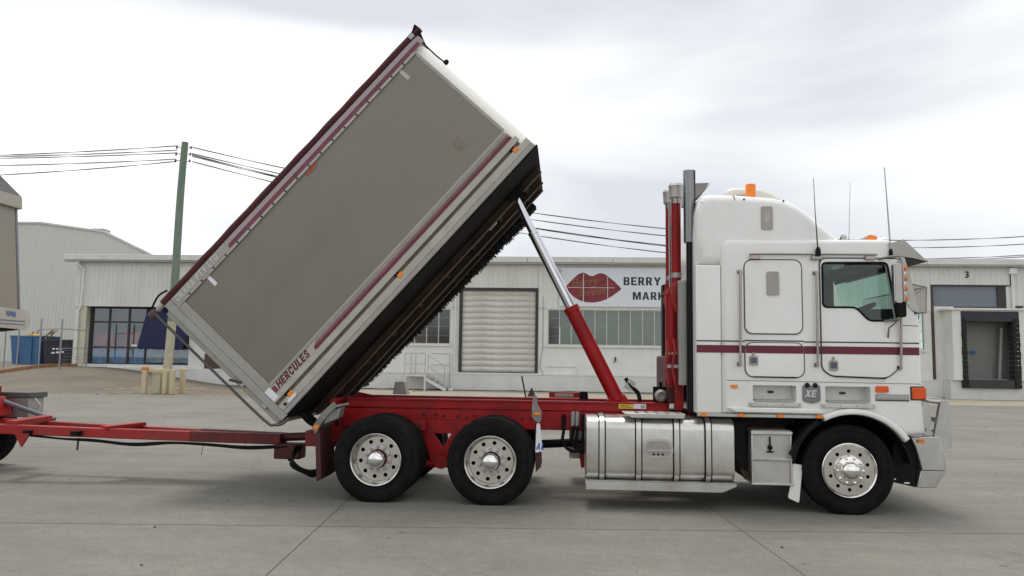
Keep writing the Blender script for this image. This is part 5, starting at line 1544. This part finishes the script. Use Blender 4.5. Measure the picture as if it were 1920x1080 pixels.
# rear sleeper wall section and high roof
rearp = [(1.525, 1.10), (1.813, 1.10), (1.813, 2.80), (1.525, 2.80)]
rs = obj('sleeper_shell', MB().prism([(1.53, 1.10), (1.8135, 1.10), (1.8135, 2.798), (1.53, 2.798)], YN + 0.012, YF - 0.012, r=0.02, seg=3), white, tr)
obj('maroon_stripe', MB().box(1.531, 1.8125, YN + 0.008, YN + 0.0115, 1.786, 1.873), maroon, rs)
obj('black_pinstripe', MB().box(1.531, 1.8125, YN + 0.008, YN + 0.0115, 1.913, 1.927), blackprint, rs)
pod = [(1.53, 2.802), (1.53, 3.15), (1.545, 3.42), (1.575, 3.56), (1.62, 3.625), (1.70, 3.648), (2.05, 3.637), (2.45, 3.605), (2.62, 3.565), (2.74, 3.50), (2.86, 3.405), (3.03, 3.25), (3.19, 3.115), (3.25, 3.085), (3.25, 2.802)]
pd = obj('high_roof', MB().prism(pod, YN + 0.045, YF - 0.045, r=0.11, seg=6), white, tr, ang=45)
obj('roof_seam', MB().tube([(2.0, YN + 0.05, 3.52), (1.99, YN + 0.055, 3.60), (1.98, YN + 0.11, 3.643)], 0.004, 5), seal_m, pd)
obj('roof_edge', MB().tube([(1.60, YN + 0.062, 3.545), (2.05, YN + 0.06, 3.56), (2.5, YN + 0.068, 3.525)], 0.006, 5), white2, pd)
for x, z in ((2.10, 3.575), (2.55, 3.555), (2.03, 3.49), (2.03, 3.34), (2.03, 3.20)):
    obj('rivet', MB().lathe([(0.013, 0.003), (0.011, -0.008), (0, -0.010)], (x, YN + 0.055, z), 'y', 8), brownframe, pd)
# step recesses with tread plates
for x0, x1 in ((2.155, 2.64), (2.957, 3.455)):
    rb = MB().box(x0 - 0.01, x1 + 0.01, YN + 0.18, YN + 0.2, 1.235, 1.435)
    rb.box(x0 - 0.01, x1 + 0.01, YN + 0.062, YN + 0.179, 1.426, 1.435)
    rb.box(x0 - 0.01, x1 + 0.01, YN + 0.062, YN + 0.179, 1.235, 1.244)
    rb.box(x0 - 0.01, x0, YN + 0.062, YN + 0.179, 1.245, 1.425)
    rb.box(x1, x1 + 0.01, YN + 0.062, YN + 0.179, 1.245, 1.425)
    rc = cobj('step_recess', rb, white)
    obj('tread_plate', MB().box(x0 + 0.02, x1 - 0.03, YN - 0.02, YN + 0.16, 1.2445, 1.262), galv, rc)
    obj('recess_lamp', MB().prism(rrect((x0 + x1) / 2 - 0.035, (x0 + x1) / 2 + 0.035, 1.33, 1.358, 0.012), YN + 0.165, YN + 0.179), brownframe, rc)
    sp_ = cobj('step_plate', MB().box(x0 - 0.048, x1 + 0.042, YN - 0.028, YN - 0.001, 1.185, 1.233), alu, bevel=0.006)
    for k in range(4):
        x = x0 - 0.025 + (x1 - x0 + 0.045) * k / 3
        obj('plate_bolt', MB().lathe([(0.011, 0), (0.009, -0.006), (0, -0.006)], (x, YN - 0.028, 1.209), 'y', 8), galv, sp_)
sill = cobj('sill_panel', MB().prism([(1.86, 1.172), (2.86, 1.172), (2.93, 1.13), (2.90, 1.115), (1.95, 1.118)], YN - 0.045, YN - 0.001), white, bevel=0.012)
sr = obj('skirt_rail', MB().box(1.535, 2.90, YN - 0.012, YN + 0.05, 1.062, 1.099), alu_dull, tr, bevel=0.006)
for x in (1.602, 2.023, 2.448, 2.881):
    l_ = obj('marker_lamp', MB().prism(rrect(x - 0.037, x + 0.037, 1.066, 1.102, 0.015), YN - 0.036, YN - 0.0125), amber, sr, bevel=0.006)
# fender lip round the wheel arch
lipo = [(3.25 + 0.725 * math.cos(R(a)), 0.455 + 0.725 * math.sin(R(a))) for a in range(34, 119, 6)]
lipi = [(3.25 + 0.665 * math.cos(R(a)), 0.45 + 0.665 * math.sin(R(a))) for a in range(118, 33, -6)]
cobj('fender_lip', MB().prism(lipo + lipi, YN - 0.055, YN + 0.12, r=0.02, seg=3), white, ang=50)
obj('wheel_liner', MB().prism([(3.25 + 0.66 * math.cos(R(a)), 0.46 + 0.66 * math.sin(R(a))) for a in range(10, 175, 8)] + [(3.25 + 0.64 * math.cos(R(a)), 0.46 + 0.64 * math.sin(R(a))) for a in range(170, 9, -8)], YN + 0.03, YN + 0.72), black, tr, ang=50)
obj('liner_edge', MB().prism([(3.24 + 0.70 * math.cos(R(a)), 0.46 + 0.70 * math.sin(R(a))) for a in range(122, 168, 6)] + [(3.24 + 0.655 * math.cos(R(a)), 0.46 + 0.655 * math.sin(R(a))) for a in range(166, 121, -6)], YN - 0.01, YN + 0.6), black, tr, ang=50)
obj('splash_guard', MB().prism([(3.78, 0.89), (3.94, 0.87), (4.02, 0.66), (4.01, 0.50), (3.99, 0.30), (3.60, 0.38), (3.76, 0.6)], YN + 0.2, YN + 0.7), black, tr)
for x, z in ((3.75, 0.385), (3.90, 0.345)):
    obj('guard_rivet', MB().box(x - 0.03, x + 0.03, YN + 0.192, YN + 0.1995, z - 0.008, z + 0.008), whitest, tr)
# lamps and badges on the lower side
cobj('marker_lamp', MB().prism(rrect(1.905, 1.985, 1.388, 1.425, 0.012), YN - 0.014, YN - 0.0005), amber, bevel=0.004)
cobj('side_lamp', MB().prism(rrect(3.508, 3.645, 1.365, 1.435, 0.015), YN - 0.022, YN - 0.0005), redlens, bevel=0.006)
il = cobj('indicator_lamp', MB().box(3.90, 4.055, YN - 0.022, YN + 0.16, 1.295, 1.425), redlens, bevel=0.012)
obj('lamp_bezel', MB().box(3.885, 4.045, YN - 0.010, YN + 0.12, 1.282, 1.438), darkframe, il, bevel=0.01)
nb = cobj('name_strip', MB().box(3.505, 3.87, YN - 0.008, YN - 0.0005, 1.285, 1.345), greyprint)
obj('strip_shadow', MB().box(3.505, 3.87, YN - 0.010, YN - 0.0005, 1.272, 1.2845), blackprint, nb)
let = MB()
for k in range(11):
    x = 3.53 + k * 0.03
    let.box(x, x + 0.012, YN - 0.0105, YN - 0.0082, 1.297 + 0.008 * (k % 2), 1.337)
    let.box(x + 0.012, x + 0.02, YN - 0.0105, YN - 0.0082, 1.312, 1.322 + 0.01 * (k % 3))
tag(obj('raised_lettering', let, alu_dull, nb), kind='stuff')
em = cobj('emblem_plate', MB().prism(rpoly([(2.705, 1.43), (2.90, 1.43), (2.902, 1.26), (2.86, 1.24), (2.83, 1.235), (2.803, 1.225), (2.775, 1.235), (2.74, 1.24), (2.703, 1.26)], 0.015), YN - 0.012, YN - 0.0005), M('emblem_grey', (0.20, 0.205, 0.21), 0.45, 0.4), bevel=0.004)
for x in (2.757, 2.845):
    obj('emblem_boss', MB().lathe([(0.029, 0), (0.026, -0.014), (0, -0.018)], (x, YN - 0.0125, 1.432), 'y', 14), blackgloss, em)
block_text('emblem_letter', 'XE', 0.08, alu, wall_frame(2.728, YN - 0.0125, 1.30), em, sx=0.95, shear=0.2, gap=0.1, depth=0.003)
cobj('body_seam', MB().tube([(1.86, YN - 0.001, 1.475), (4.0, YN - 0.001, 1.465)], 0.003, 5), seal_m)
cobj('body_seam', MB().tube([(3.83, YN - 0.001, 2.12), (4.0, YN + 0.0, 2.115)], 0.004, 5), seal_m)
# mirror on the door, clearance lamps on the pillar
mr = cobj('door_mirror', MB().prism(rrect(3.675, 3.745, 2.36, 2.80, 0.02), YN - 0.22, YN - 0.12), alu_dull, bevel=0.012)
obj('mirror_glass', MB().box(3.665, 3.6745, YN - 0.205, YN - 0.135, 2.38, 2.78), chrome, mr)
obj('mirror_arm', MB().tube([(3.58, YN - 0.02, 2.87), (3.68, YN - 0.13, 2.885), (3.76, YN - 0.17, 2.86), (3.775, YN - 0.17, 2.6), (3.77, YN - 0.17, 2.3), (3.72, YN - 0.17, 2.19), (3.62, YN - 0.02, 2.165)], 0.014, 8, smooth=5), handle_m, mr)
obj('mirror_arm', MB().tube([(3.66, YN - 0.01, 1.98), (3.64, YN - 0.08, 2.08), (3.72, YN - 0.15, 2.17)], 0.010, 8), handle_m, mr)
obj('spot_mirror', MB().prism(rrect(3.70, 3.79, 2.20, 2.38, 0.03), YN - 0.20, YN - 0.13), black, mr, bevel=0.015)
pp = cobj('lamp_pillar', MB().prism([(3.79, 2.33), (3.845, 2.33), (3.835, 2.86), (3.79, 2.86)], YN - 0.05, YN - 0.013), alu_dull, bevel=0.006)
for k in range(4):
    z = 2.42 + 0.115 * k
    obj('clearance_lamp', MB().lathe([(0.03, 0.0), (0.028, -0.03), (0.016, -0.045), (0, -0.048)], (3.85, YN - 0.03, z), 'y', 12), amber, pp)
    if k < 3:
        obj('chrome_stud', MB().lathe([(0.02, 0.0), (0.018, -0.02), (0, -0.026)], (3.838, YN - 0.03, z + 0.058), 'y', 10), chrome, pp)
# things on the roof
ac = obj('roof_cooler', MB().prism(rpoly([(1.93, 3.63), (2.0, 3.80), (2.08, 3.835), (2.42, 3.825), (2.58, 3.76), (2.70, 3.63)], 0.05), D + 0.55, D + 1.55, r=0.06, seg=3), white2, tr, ang=50)
obj('cooler_print', MB().box(2.12, 2.32, D + 0.545, D + 0.549, 3.70, 3.735), greyprint, ac)
bc = obj('beacon', MB().lathe([(0.066, 0.0), (0.066, 0.02), (0.06, 0.03), (0.062, 0.17), (0.055, 0.185), (0, 0.19)], (2.25, D + 0.36, 3.635), 'z', 18), amber, tr)
obj('beacon_base', MB().lathe([(0.07, -0.03), (0.07, 0.002), (0, 0.002)], (2.25, D + 0.36, 3.63), 'z', 18), black, bc)
def antenna(p, q, r, rb, mat, lab=None):
    a = obj('antenna', MB().tube([p, q], r, 6, r * 0.5), mat, tr)
    obj('antenna_base', MB().lathe([(rb, -0.04), (rb, 0.02), (rb * 0.5, 0.06), (0, 0.06)], p, 'z', 10), black, a)
antenna((2.895, YN - 0.055, 2.94), (2.87, YN - 0.06, 3.43), 0.009, 0.032, brownframe)
obj('antenna', MB().tube([(2.87, YN - 0.06, 3.43), (2.86, YN - 0.06, 3.80)], 0.005, 5, 0.003), brownframe, tr)
antenna((3.44, D + 0.5, 3.12), (3.475, D + 0.5, 3.88), 0.005, 0.02, galv)
antenna((3.715, YN - 0.02, 2.93), (3.668, YN - 0.03, 3.93), 0.011, 0.022, galv)
obj('roof_rod', MB().tube([(2.68, D + 0.4, 3.56), (3.12, D + 0.35, 3.235)], 0.007, 6), handle_m, tr)
hn = obj('air_horn', MB().lathe([(0.02, -0.2), (0.022, 0.05), (0.035, 0.15), (0.06, 0.24), (0.062, 0.245)], (3.66, D + 0.62, 3.165), 'x', 14), alu_dull, tr)
obj('horn_mount', MB().box(3.35, 3.78, D + 0.5, D + 0.75, 3.10, 3.125), galv, hn)
obj('round_horn', MB().lathe([(0.03, -0.03), (0.06, -0.02), (0.06, 0.02), (0.03, 0.03), (0, 0.03)], (3.36, D + 0.45, 3.17), 'x', 14), galv, hn)
obj('roof_lamp', MB().prism(rpoly([(3.55, 3.13), (3.70, 3.13), (3.69, 3.19), (3.60, 3.205)], 0.02), D + 0.3, D + 0.42), amber, tr, bevel=0.01)
obj('roof_light_bar', MB().prism([(3.42, 3.12), (3.56, 3.13), (3.58, 3.18)], D + 0.3, D + 0.42), galv, tr)

# ---- behind the cab: stacks, intakes, tank, hoses
stackm = M('stack_steel', (0.22, 0.22, 0.225), 0.26, 1.0, var=0.15)
ex = obj('exhaust_stack', MB().tube([(1.525, D + 0.30, 1.1), (1.525, D + 0.30, 3.975)], 0.058, 24), blackgloss, tr)
obj('stack_upper', MB().tube([(1.508, D + 0.30, 3.10), (1.505, D + 0.30, 3.975)], 0.070, 24), stackm, ex)
obj('stack_mouth', MB().lathe([(0.066, -0.02), (0.066, 0.004), (0.056, 0.004), (0.056, -0.4)], (1.505, D + 0.30, 3.976), 'z', 24), polished, ex)
obj('stack_shroud', MB().prism(rrect(1.482, 1.578, 1.09, 3.10, 0.01), D + 0.24, D + 0.36), blackgloss, ex, bevel=0.01)
ex2 = obj('exhaust_stack', MB().tube([(1.56, D + 2.1, 1.1), (1.56, D + 2.1, 3.1)], 0.06, 18), blackgloss, tr)
obj('stack_shroud', MB().box(1.47, 1.58, D + 1.97, D + 2.2, 1.3, 2.93), black, ex2)
heat = obj('heat_shield', MB().prism(rrect(1.38, 1.475, 1.40, 2.65, 0.01), D + 0.36, D + 0.42), vent_m, tr)
hsv = MB()
for k in range(44):
    z = 1.42 + k * 0.0278
    hsv.box(1.384, 1.471, D + 0.348, D + 0.359, z, z + 0.017)
tag(obj('shield_rib', hsv, galv, heat), kind='stuff')
for x, y, zt in ((1.385, D + 0.55, 3.84), (1.36, D + 0.9, 3.84)):
    it = obj('air_intake', MB().tube([(x, y, 2.65), (x, y, zt - 0.2)], 0.058, 18), red, tr)
    obj('intake_band', MB().tube([(x, y, zt - 0.22), (x, y, zt - 0.08)], 0.062, 18), handle_m, it)
    obj('intake_cap', MB().lathe([(0.065, -0.16), (0.085, -0.14), (0.09, -0.02), (0.095, 0.0), (0.08, 0.03), (0.04, 0.05), (0, 0.055)], (x, y, zt), 'z', 20), alu_dull, it)
    obj('intake_elbow', MB().tube([(x, y, 2.65), (x, y, 2.55), (x - 0.03, y, 2.42), (x + 0.03, y, 2.3)], 0.06, 14, smooth=4), redgrime, it)
    obj('clamp', MB().tube([(x, y, 2.70), (x, y, 2.76)], 0.064, 18), galv, it)
ch_ = obj('chrome_pipe', MB().tube([(1.335, D + 0.72, 2.6), (1.33, D + 0.72, 3.68)], 0.017, 10), handle_m, tr)
ram_in = obj('ram_scoop', MB().prism([(1.56, 3.96), (1.86, 3.97), (1.80, 3.86), (1.62, 3.70), (1.56, 3.72)], D + 0.9, D + 1.3), M('scoop_steel', (0.22, 0.21, 0.20), 0.4, 0.8), tr, bevel=0.01)
obj('scoop_mouth', MB().prism([(1.872, 3.95), (1.878, 3.965), (1.66, 3.70), (1.65, 3.71)], D + 0.93, D + 1.27), underblack, ram_in)
ht = obj('hydraulic_tank', MB().box(1.30, 1.50, D + 0.7, D + 1.9, 1.16, 1.75), hubred, tr, bevel=0.02)
obj('red_cylinder', MB().tube([(1.33, D + 0.6, 1.75), (1.33, D + 0.6, 2.5)], 0.075, 18), red, tr)
obj('red_column', MB().box(1.36, 1.46, D + 0.50, D + 0.6, 1.09, 1.45), red, tr, bevel=0.01)
obj('red_plate', MB().box(1.28, 1.40, D + 0.78, D + 0.82, 1.38, 2.66), red, tr, bevel=0.006)
for k in range(5):
    x = 1.245 + 0.04 * k
    y = D + 0.42 + 0.03 * (k % 2)
    obj('suzi_hose', MB().tube([(x, y, 1.95), (x + 0.012, y - 0.02, 1.8), (x - 0.012, y, 1.62), (x + 0.01, y - 0.02, 1.45), (x + 0.03, y, 1.38)], 0.015, 8, smooth=6), red if k % 2 else redgrime, tr)
    if k in (1, 3):
        obj('hose_clip', MB().box(x - 0.05, x + 0.03, y - 0.03, y + 0.02, 1.60, 1.64).box(x - 0.05, x + 0.03, y - 0.03, y + 0.02, 1.76, 1.79), faded, tr)
obj('red_bracket', MB().prism([(1.22, 2.46), (1.36, 2.58), (1.36, 2.64), (1.20, 2.50)], D + 0.4, D + 0.44), redgrime, tr, bevel=0.006)
obj('black_panel', MB().box(1.33, 1.39, D + 1.4, D + 1.6, 1.30, 2.7), black, tr)
obj('relay_valve', MB().lathe([(0.05, -0.06), (0.075, -0.04), (0.08, 0.0), (0.06, 0.03), (0, 0.04)], (1.23, RY0 + 0.02, 1.25), 'y', 18), vent_m, tr)
obj('valve_bracket', MB().box(1.14, 1.32, RY0 + 0.06, RY0 + 0.1, 1.166, 1.36).tube([(1.23, RY0 + 0.05, 1.32), (1.23, RY0 + 0.05, 1.42)], 0.02, 8), black, tr)
obj('cab_underside', MB().box(1.6, 2.7, YN + 0.3, YF - 0.1, 0.98, 1.08), black, tr)

# ---- bull bar
baralu = M('bar_aluminium', (0.52, 0.515, 0.50), 0.36, 0.9, var=0.1, vs=4, dirt=(0.25, 0.23, 0.21), damt=0.4)
bb = obj('bull_bar', MB().prism([(3.945, 0.862), (4.265, 0.875), (4.30, 0.70), (4.33, 0.495), (4.055, 0.495), (4.035, 0.60), (3.99, 0.76)], YN + 0.16, YF - 0.16), baralu, tr, bevel=0.012)
obj('lower_face', MB().prism([(4.052, 0.493), (4.33, 0.493), (4.205, 0.30), (4.00, 0.298)], YN + 0.175, YF - 0.175), baralu, bb, bevel=0.01)
for y in (YN + 0.19, YF - 0.31):
    obj('bar_upright', MB().prism(rpoly([(4.19, 0.74), (4.30, 1.25), (4.34, 1.285), (4.395, 1.27), (4.41, 1.0), (4.41, 0.78), (4.385, 0.735), (4.25, 0.70)], 0.025), y, y + 0.06), baralu, bb, bevel=0.012)
    obj('bar_post', MB().prism(rpoly([(4.125, 1.28), (4.125, 1.68), (4.145, 1.71), (4.19, 1.705), (4.215, 1.66), (4.215, 1.28)], 0.02), y + 0.42, y + 0.50), baralu, bb, bevel=0.012)
    obj('bar_elbow', MB().tube([(4.14, y + 0.06, 1.29), (4.22, y + 0.06, 1.265), (4.34, y + 0.06, 1.26)], 0.026, 10, smooth=3), baralu, bb)
    obj('bar_bulge', MB().prism(rpoly([(4.115, 1.25), (4.185, 1.25), (4.205, 0.98), (4.12, 0.95), (4.085, 1.04), (4.085, 1.14)], 0.03), y + 0.02, y + 0.16), baralu, bb, bevel=0.02)
    obj('bar_foot', MB().prism(rpoly([(4.12, 0.88), (4.22, 0.88), (4.19, 0.96), (4.15, 0.96)], 0.01), y + 0.03, y + 0.13), baralu, bb)
    obj('bar_joint', MB().tube([(4.10, y + 0.06, 0.965), (4.23, y + 0.06, 0.945)], 0.025, 10), baralu, bb)
for z in (1.66, 1.27, 1.05):
    obj('cross_tube', MB().tube([(4.33 if z < 1.4 else 4.19, YN + (0.7 if z > 1.4 else 0.24), z), (4.33 if z < 1.4 else 4.19, YF - (0.7 if z > 1.4 else 0.24), z)], 0.035, 12), baralu, bb)
obj('bar_lamp', MB().prism(rrect(4.015, 4.085, 0.80, 0.84, 0.014), YN + 0.135, YN + 0.1585), amber, bb, bevel=0.006)
obj('grille', MB().box(4.035, 4.07, YN + 0.35, YF - 0.35, 1.0, 1.85), darkframe, cabo)
for y in (YN + 0.16, YF - 0.40):
    hl = obj('headlight', MB().box(4.03, 4.09, y, y + 0.24, 1.28, 1.42), chrome, cabo, bevel=0.02)

# ================================================================ the trailer at the left edge
tl_ = empty('dog_trailer', (-8.9, D + W / 2, 0), 'tipping trailer partly in frame at the left with its long red drawbar', 'trailer')
TF = Matrix.Translation((-13.3, D, 1.30)) @ Matrix.Rotation(R(-6.0), 4, 'Y')
def tobj(name, mb, mat, parent=None, bevel=0.0, ang=35):
    return obj(name, mb, mat, parent or tl_, frame=TF, bevel=bevel, ang=ang)
TL = 5.0
tbdy = tobj('trailer_body', MB().prism([(0, 0.03), (TL - 0.08, 0.03), (TL, 0.10), (TL, BW - 0.10), (TL - 0.08, BW - 0.03), (0, BW - 0.03)], 0.35, 2.10, axis='z'), M('beige_front_wall', (0.33, 0.295, 0.235), 0.5, 0.1, var=0.05, vs=0.8), ang=50)
tobj('lower_wall', MB().box(0.02, TL - 0.03, 0.06, BW - 0.06, 0.2, 0.349), underblack, tbdy)
tobj('top_band', MB().prism([(-0.02, -0.01), (TL + 0.05, -0.01), (TL + 0.05, BW + 0.01), (-0.02, BW + 0.01)], 2.102, 2.30, axis='z'), M('beige_top_band', (0.42, 0.39, 0.33), 0.5, var=0.05), tbdy, bevel=0.01)
tobj('tarp_cover', MB().prism([(-0.01, 2.302), (BW + 0.01, 2.302), (BW / 2, 2.95)], -0.02, TL + 0.04, axis='x'), M('grey_tarp', (0.20, 0.20, 0.20), 0.6, var=0.2, vs=4), tbdy)
tobj('corner_trim', MB().box(TL - 0.09, TL - 0.01, BW - 0.06, BW - 0.015, 0.36, 2.10), M('grey_corner', (0.24, 0.24, 0.27), 0.5), tbdy, bevel=0.01)
fl_ = tobj('rubber_apron', MB().prism(rpoly([(BW - 0.66, 0.22), (BW + 0.08, 0.20), (BW + 0.13, 0.33), (BW + 0.08, 0.50), (BW - 0.70, 0.53)], 0.06), TL + 0.02, TL + 0.04, axis='x'), M('pale_apron', (0.50, 0.47, 0.40), 0.6, var=0.06))
ap = MB()
random.seed(3)
for k in range(8):
    y = BW - 0.36 + 0.026 * k
    ap.box(TL + 0.041, TL + 0.045, y - 0.04, y - 0.022, 0.41 - 0.03 * random.random(), 0.46 + 0.03 * random.random())
for k in range(18):
    y = BW - 0.60 + 0.034 * k
    ap.box(TL + 0.041, TL + 0.045, y, y + 0.022, 0.32, 0.34)
    ap.box(TL + 0.041, TL + 0.045, y, y + 0.022, 0.27, 0.285)
tag(tobj('apron_print', ap, M('faded_blue_print', (0.16, 0.21, 0.36), 0.6), fl_), kind='stuff')
# drawbar
HX, HY, HZ = -3.40, D + W / 2, 0.60
for sgn, zz in ((-1, 0.64), (1, 0.76)):
    bm_ = MB()
    p0, p1, p2 = Vector((-3.75, HY + sgn * 0.09, 0.585)), Vector((-6.0, HY + sgn * 0.22, 0.63)), Vector((-9.2, HY + sgn * 0.48, 0.72))
    bm_.bar(p0, p1, 0.10, 0.13)
    bm_.bar(p1 + (p1 - p2).normalized() * 0.02, p2, 0.10, 0.125)
    obj('drawbar_beam', bm_, redgrime, tl_, bevel=0.012)
for sgn in (-1, 1):
    obj('drawbar_nose', MB().bar((-3.70, HY + sgn * 0.088, 0.584), (-4.9, HY + sgn * 0.157, 0.609), 0.108, 0.138), M('greasy_red', (0.12, 0.012, 0.014), 0.6, var=0.5, vs=5), tl_, bevel=0.012)
obj('drawbar_web', MB().box(-5.95, -3.85, HY - 0.08, HY + 0.08, 0.57, 0.60), redgrime, tl_)
obj('drawbar_tie', MB().bar((-6.05, HY - 0.25, 0.70), (-5.75, HY + 0.2, 0.725), 0.16, 0.05), redgrime, tl_, bevel=0.008)
obj('drawbar_tie', MB().bar((-7.25, HY - 0.36, 0.74), (-7.25, HY + 0.36, 0.76), 0.16, 0.08), redgrime, tl_, bevel=0.008)
obj('tow_eye', MB().tube([(-3.75, HY, 0.6), (-3.38, HY, 0.62)], 0.055, 12), hubred, tl_)
obj('coupling_block', MB().box(-3.78, -3.42, HY - 0.14, HY + 0.10, 0.33, 0.53), hubred, tl_, bevel=0.02)
obj('coupling_pin', MB().tube([(-3.58, HY - 0.05, 0.30), (-3.58, HY - 0.05, 0.36)], 0.035, 8), black, tl_)
cb = [(-3.7, HY - 0.12, 0.50), (-4.2, HY - 0.15, 0.475), (-4.7, HY - 0.18, 0.52), (-5.2, HY - 0.2, 0.525), (-5.7, HY - 0.22, 0.49), (-6.2, HY - 0.26, 0.55), (-6.6, HY - 0.3, 0.56), (-7.2, HY - 0.3, 0.60)]
for k in range(2):
    obj('brake_hose', MB().tube([Vector(p) + Vector((0.1 * k, -0.01 * k, -0.015 * k + 0.01 * math.sin(i * 2.0 + k))) for i, p in enumerate(cb)], 0.014, 7, smooth=5), black, tl_)
obj('hanging_strap', MB().tube([(-6.38, HY - 0.25, 0.56), (-6.39, HY - 0.25, 0.40)], 0.013, 6), brownframe, tl_)
obj('hanging_wire', MB().tube([(-4.72, HY - 0.15, 0.50), (-4.75, HY - 0.15, 0.36)], 0.004, 4), black, tl_)
for x in (-6.35, -7.0):
    obj('hose_clip', MB().box(x - 0.05, x + 0.05, HY - 0.40, HY - 0.2, 0.60, 0.66), black, tl_)
obj('drawbar_lug', MB().prism([(-7.15, 0.62), (-6.95, 0.62), (-7.05, 0.45)], HY - 0.42, HY - 0.38), redgrime, tl_)
obj('turntable_frame', MB().prism(rpoly([(-8.3, 1.1), (-7.98, 1.04), (-7.86, 0.78), (-8.3, 0.72)], 0.03), HY + 0.25, HY + 0.5), red, tl_, bevel=0.01)
obj('turntable_frame', MB().box(-9.8, -7.95, D + 0.5, D + W - 0.5, 0.85, 0.98), red, tl_, bevel=0.01)
obj('support_strut', MB().tube([(-8.02, HY + 0.45, 0.99), (-7.18, HY + 0.42, 0.735)], 0.034, 10), M('blue_grey_strut', (0.13, 0.13, 0.17), 0.5), tl_)
bx = obj('side_locker', MB().box(-8.12, -7.72, HY + 0.62, HY + 0.95, 0.74, 1.02), galv, tl_, bevel=0.01)
obj('locker_lid', MB().box(-8.18, -7.68, HY + 0.60, HY + 0.97, 1.021, 1.10), M('locker_lid_grey', (0.10, 0.10, 0.10), 0.6), bx, bevel=0.01)
obj('locker_stay', MB().tube([(-7.62, HY + 0.6, 1.02), (-7.53, HY + 0.6, 0.92), (-7.55, HY + 0.6, 0.66)], 0.012, 6), galv, bx)
for yc in (D + W - 0.2, D + 0.2):
    wt = empty('wheel', (-8.72, yc, 0.49), None, None, parent=tl_)
    tyre(wt, Vector((-8.72, yc, 0.49)), 0.51, 0.292, 0.29)
    obj('rim', MB().lathe([(0.295, -0.10), (0.28, -0.08), (0.26, 0.0), (0, 0.0)], (-8.72, yc, 0.49), 'y', 32), wheel_grey, wt)
obj('axle', MB().tube([(-8.72, D + 0.3, 0.49), (-8.72, D + W - 0.3, 0.49)], 0.07, 10), black, tl_)
for yc in (D + W - 0.2, D + 0.2):
    wt = empty('wheel', (-12.6, yc, 0.49), None, None, parent=tl_)
    tyre(wt, Vector((-12.6, yc, 0.49)), 0.51, 0.292, 0.29)
obj('chassis_frame', MB().box(-13.4, -8.0, D + 0.8, D + 1.65, 0.98, 1.2), red, tl_, bevel=0.01)
obj('body_prop', MB().tube([(-9.0, HY, 1.2), (-8.7, HY, 2.2)], 0.09, 14), red, tl_)
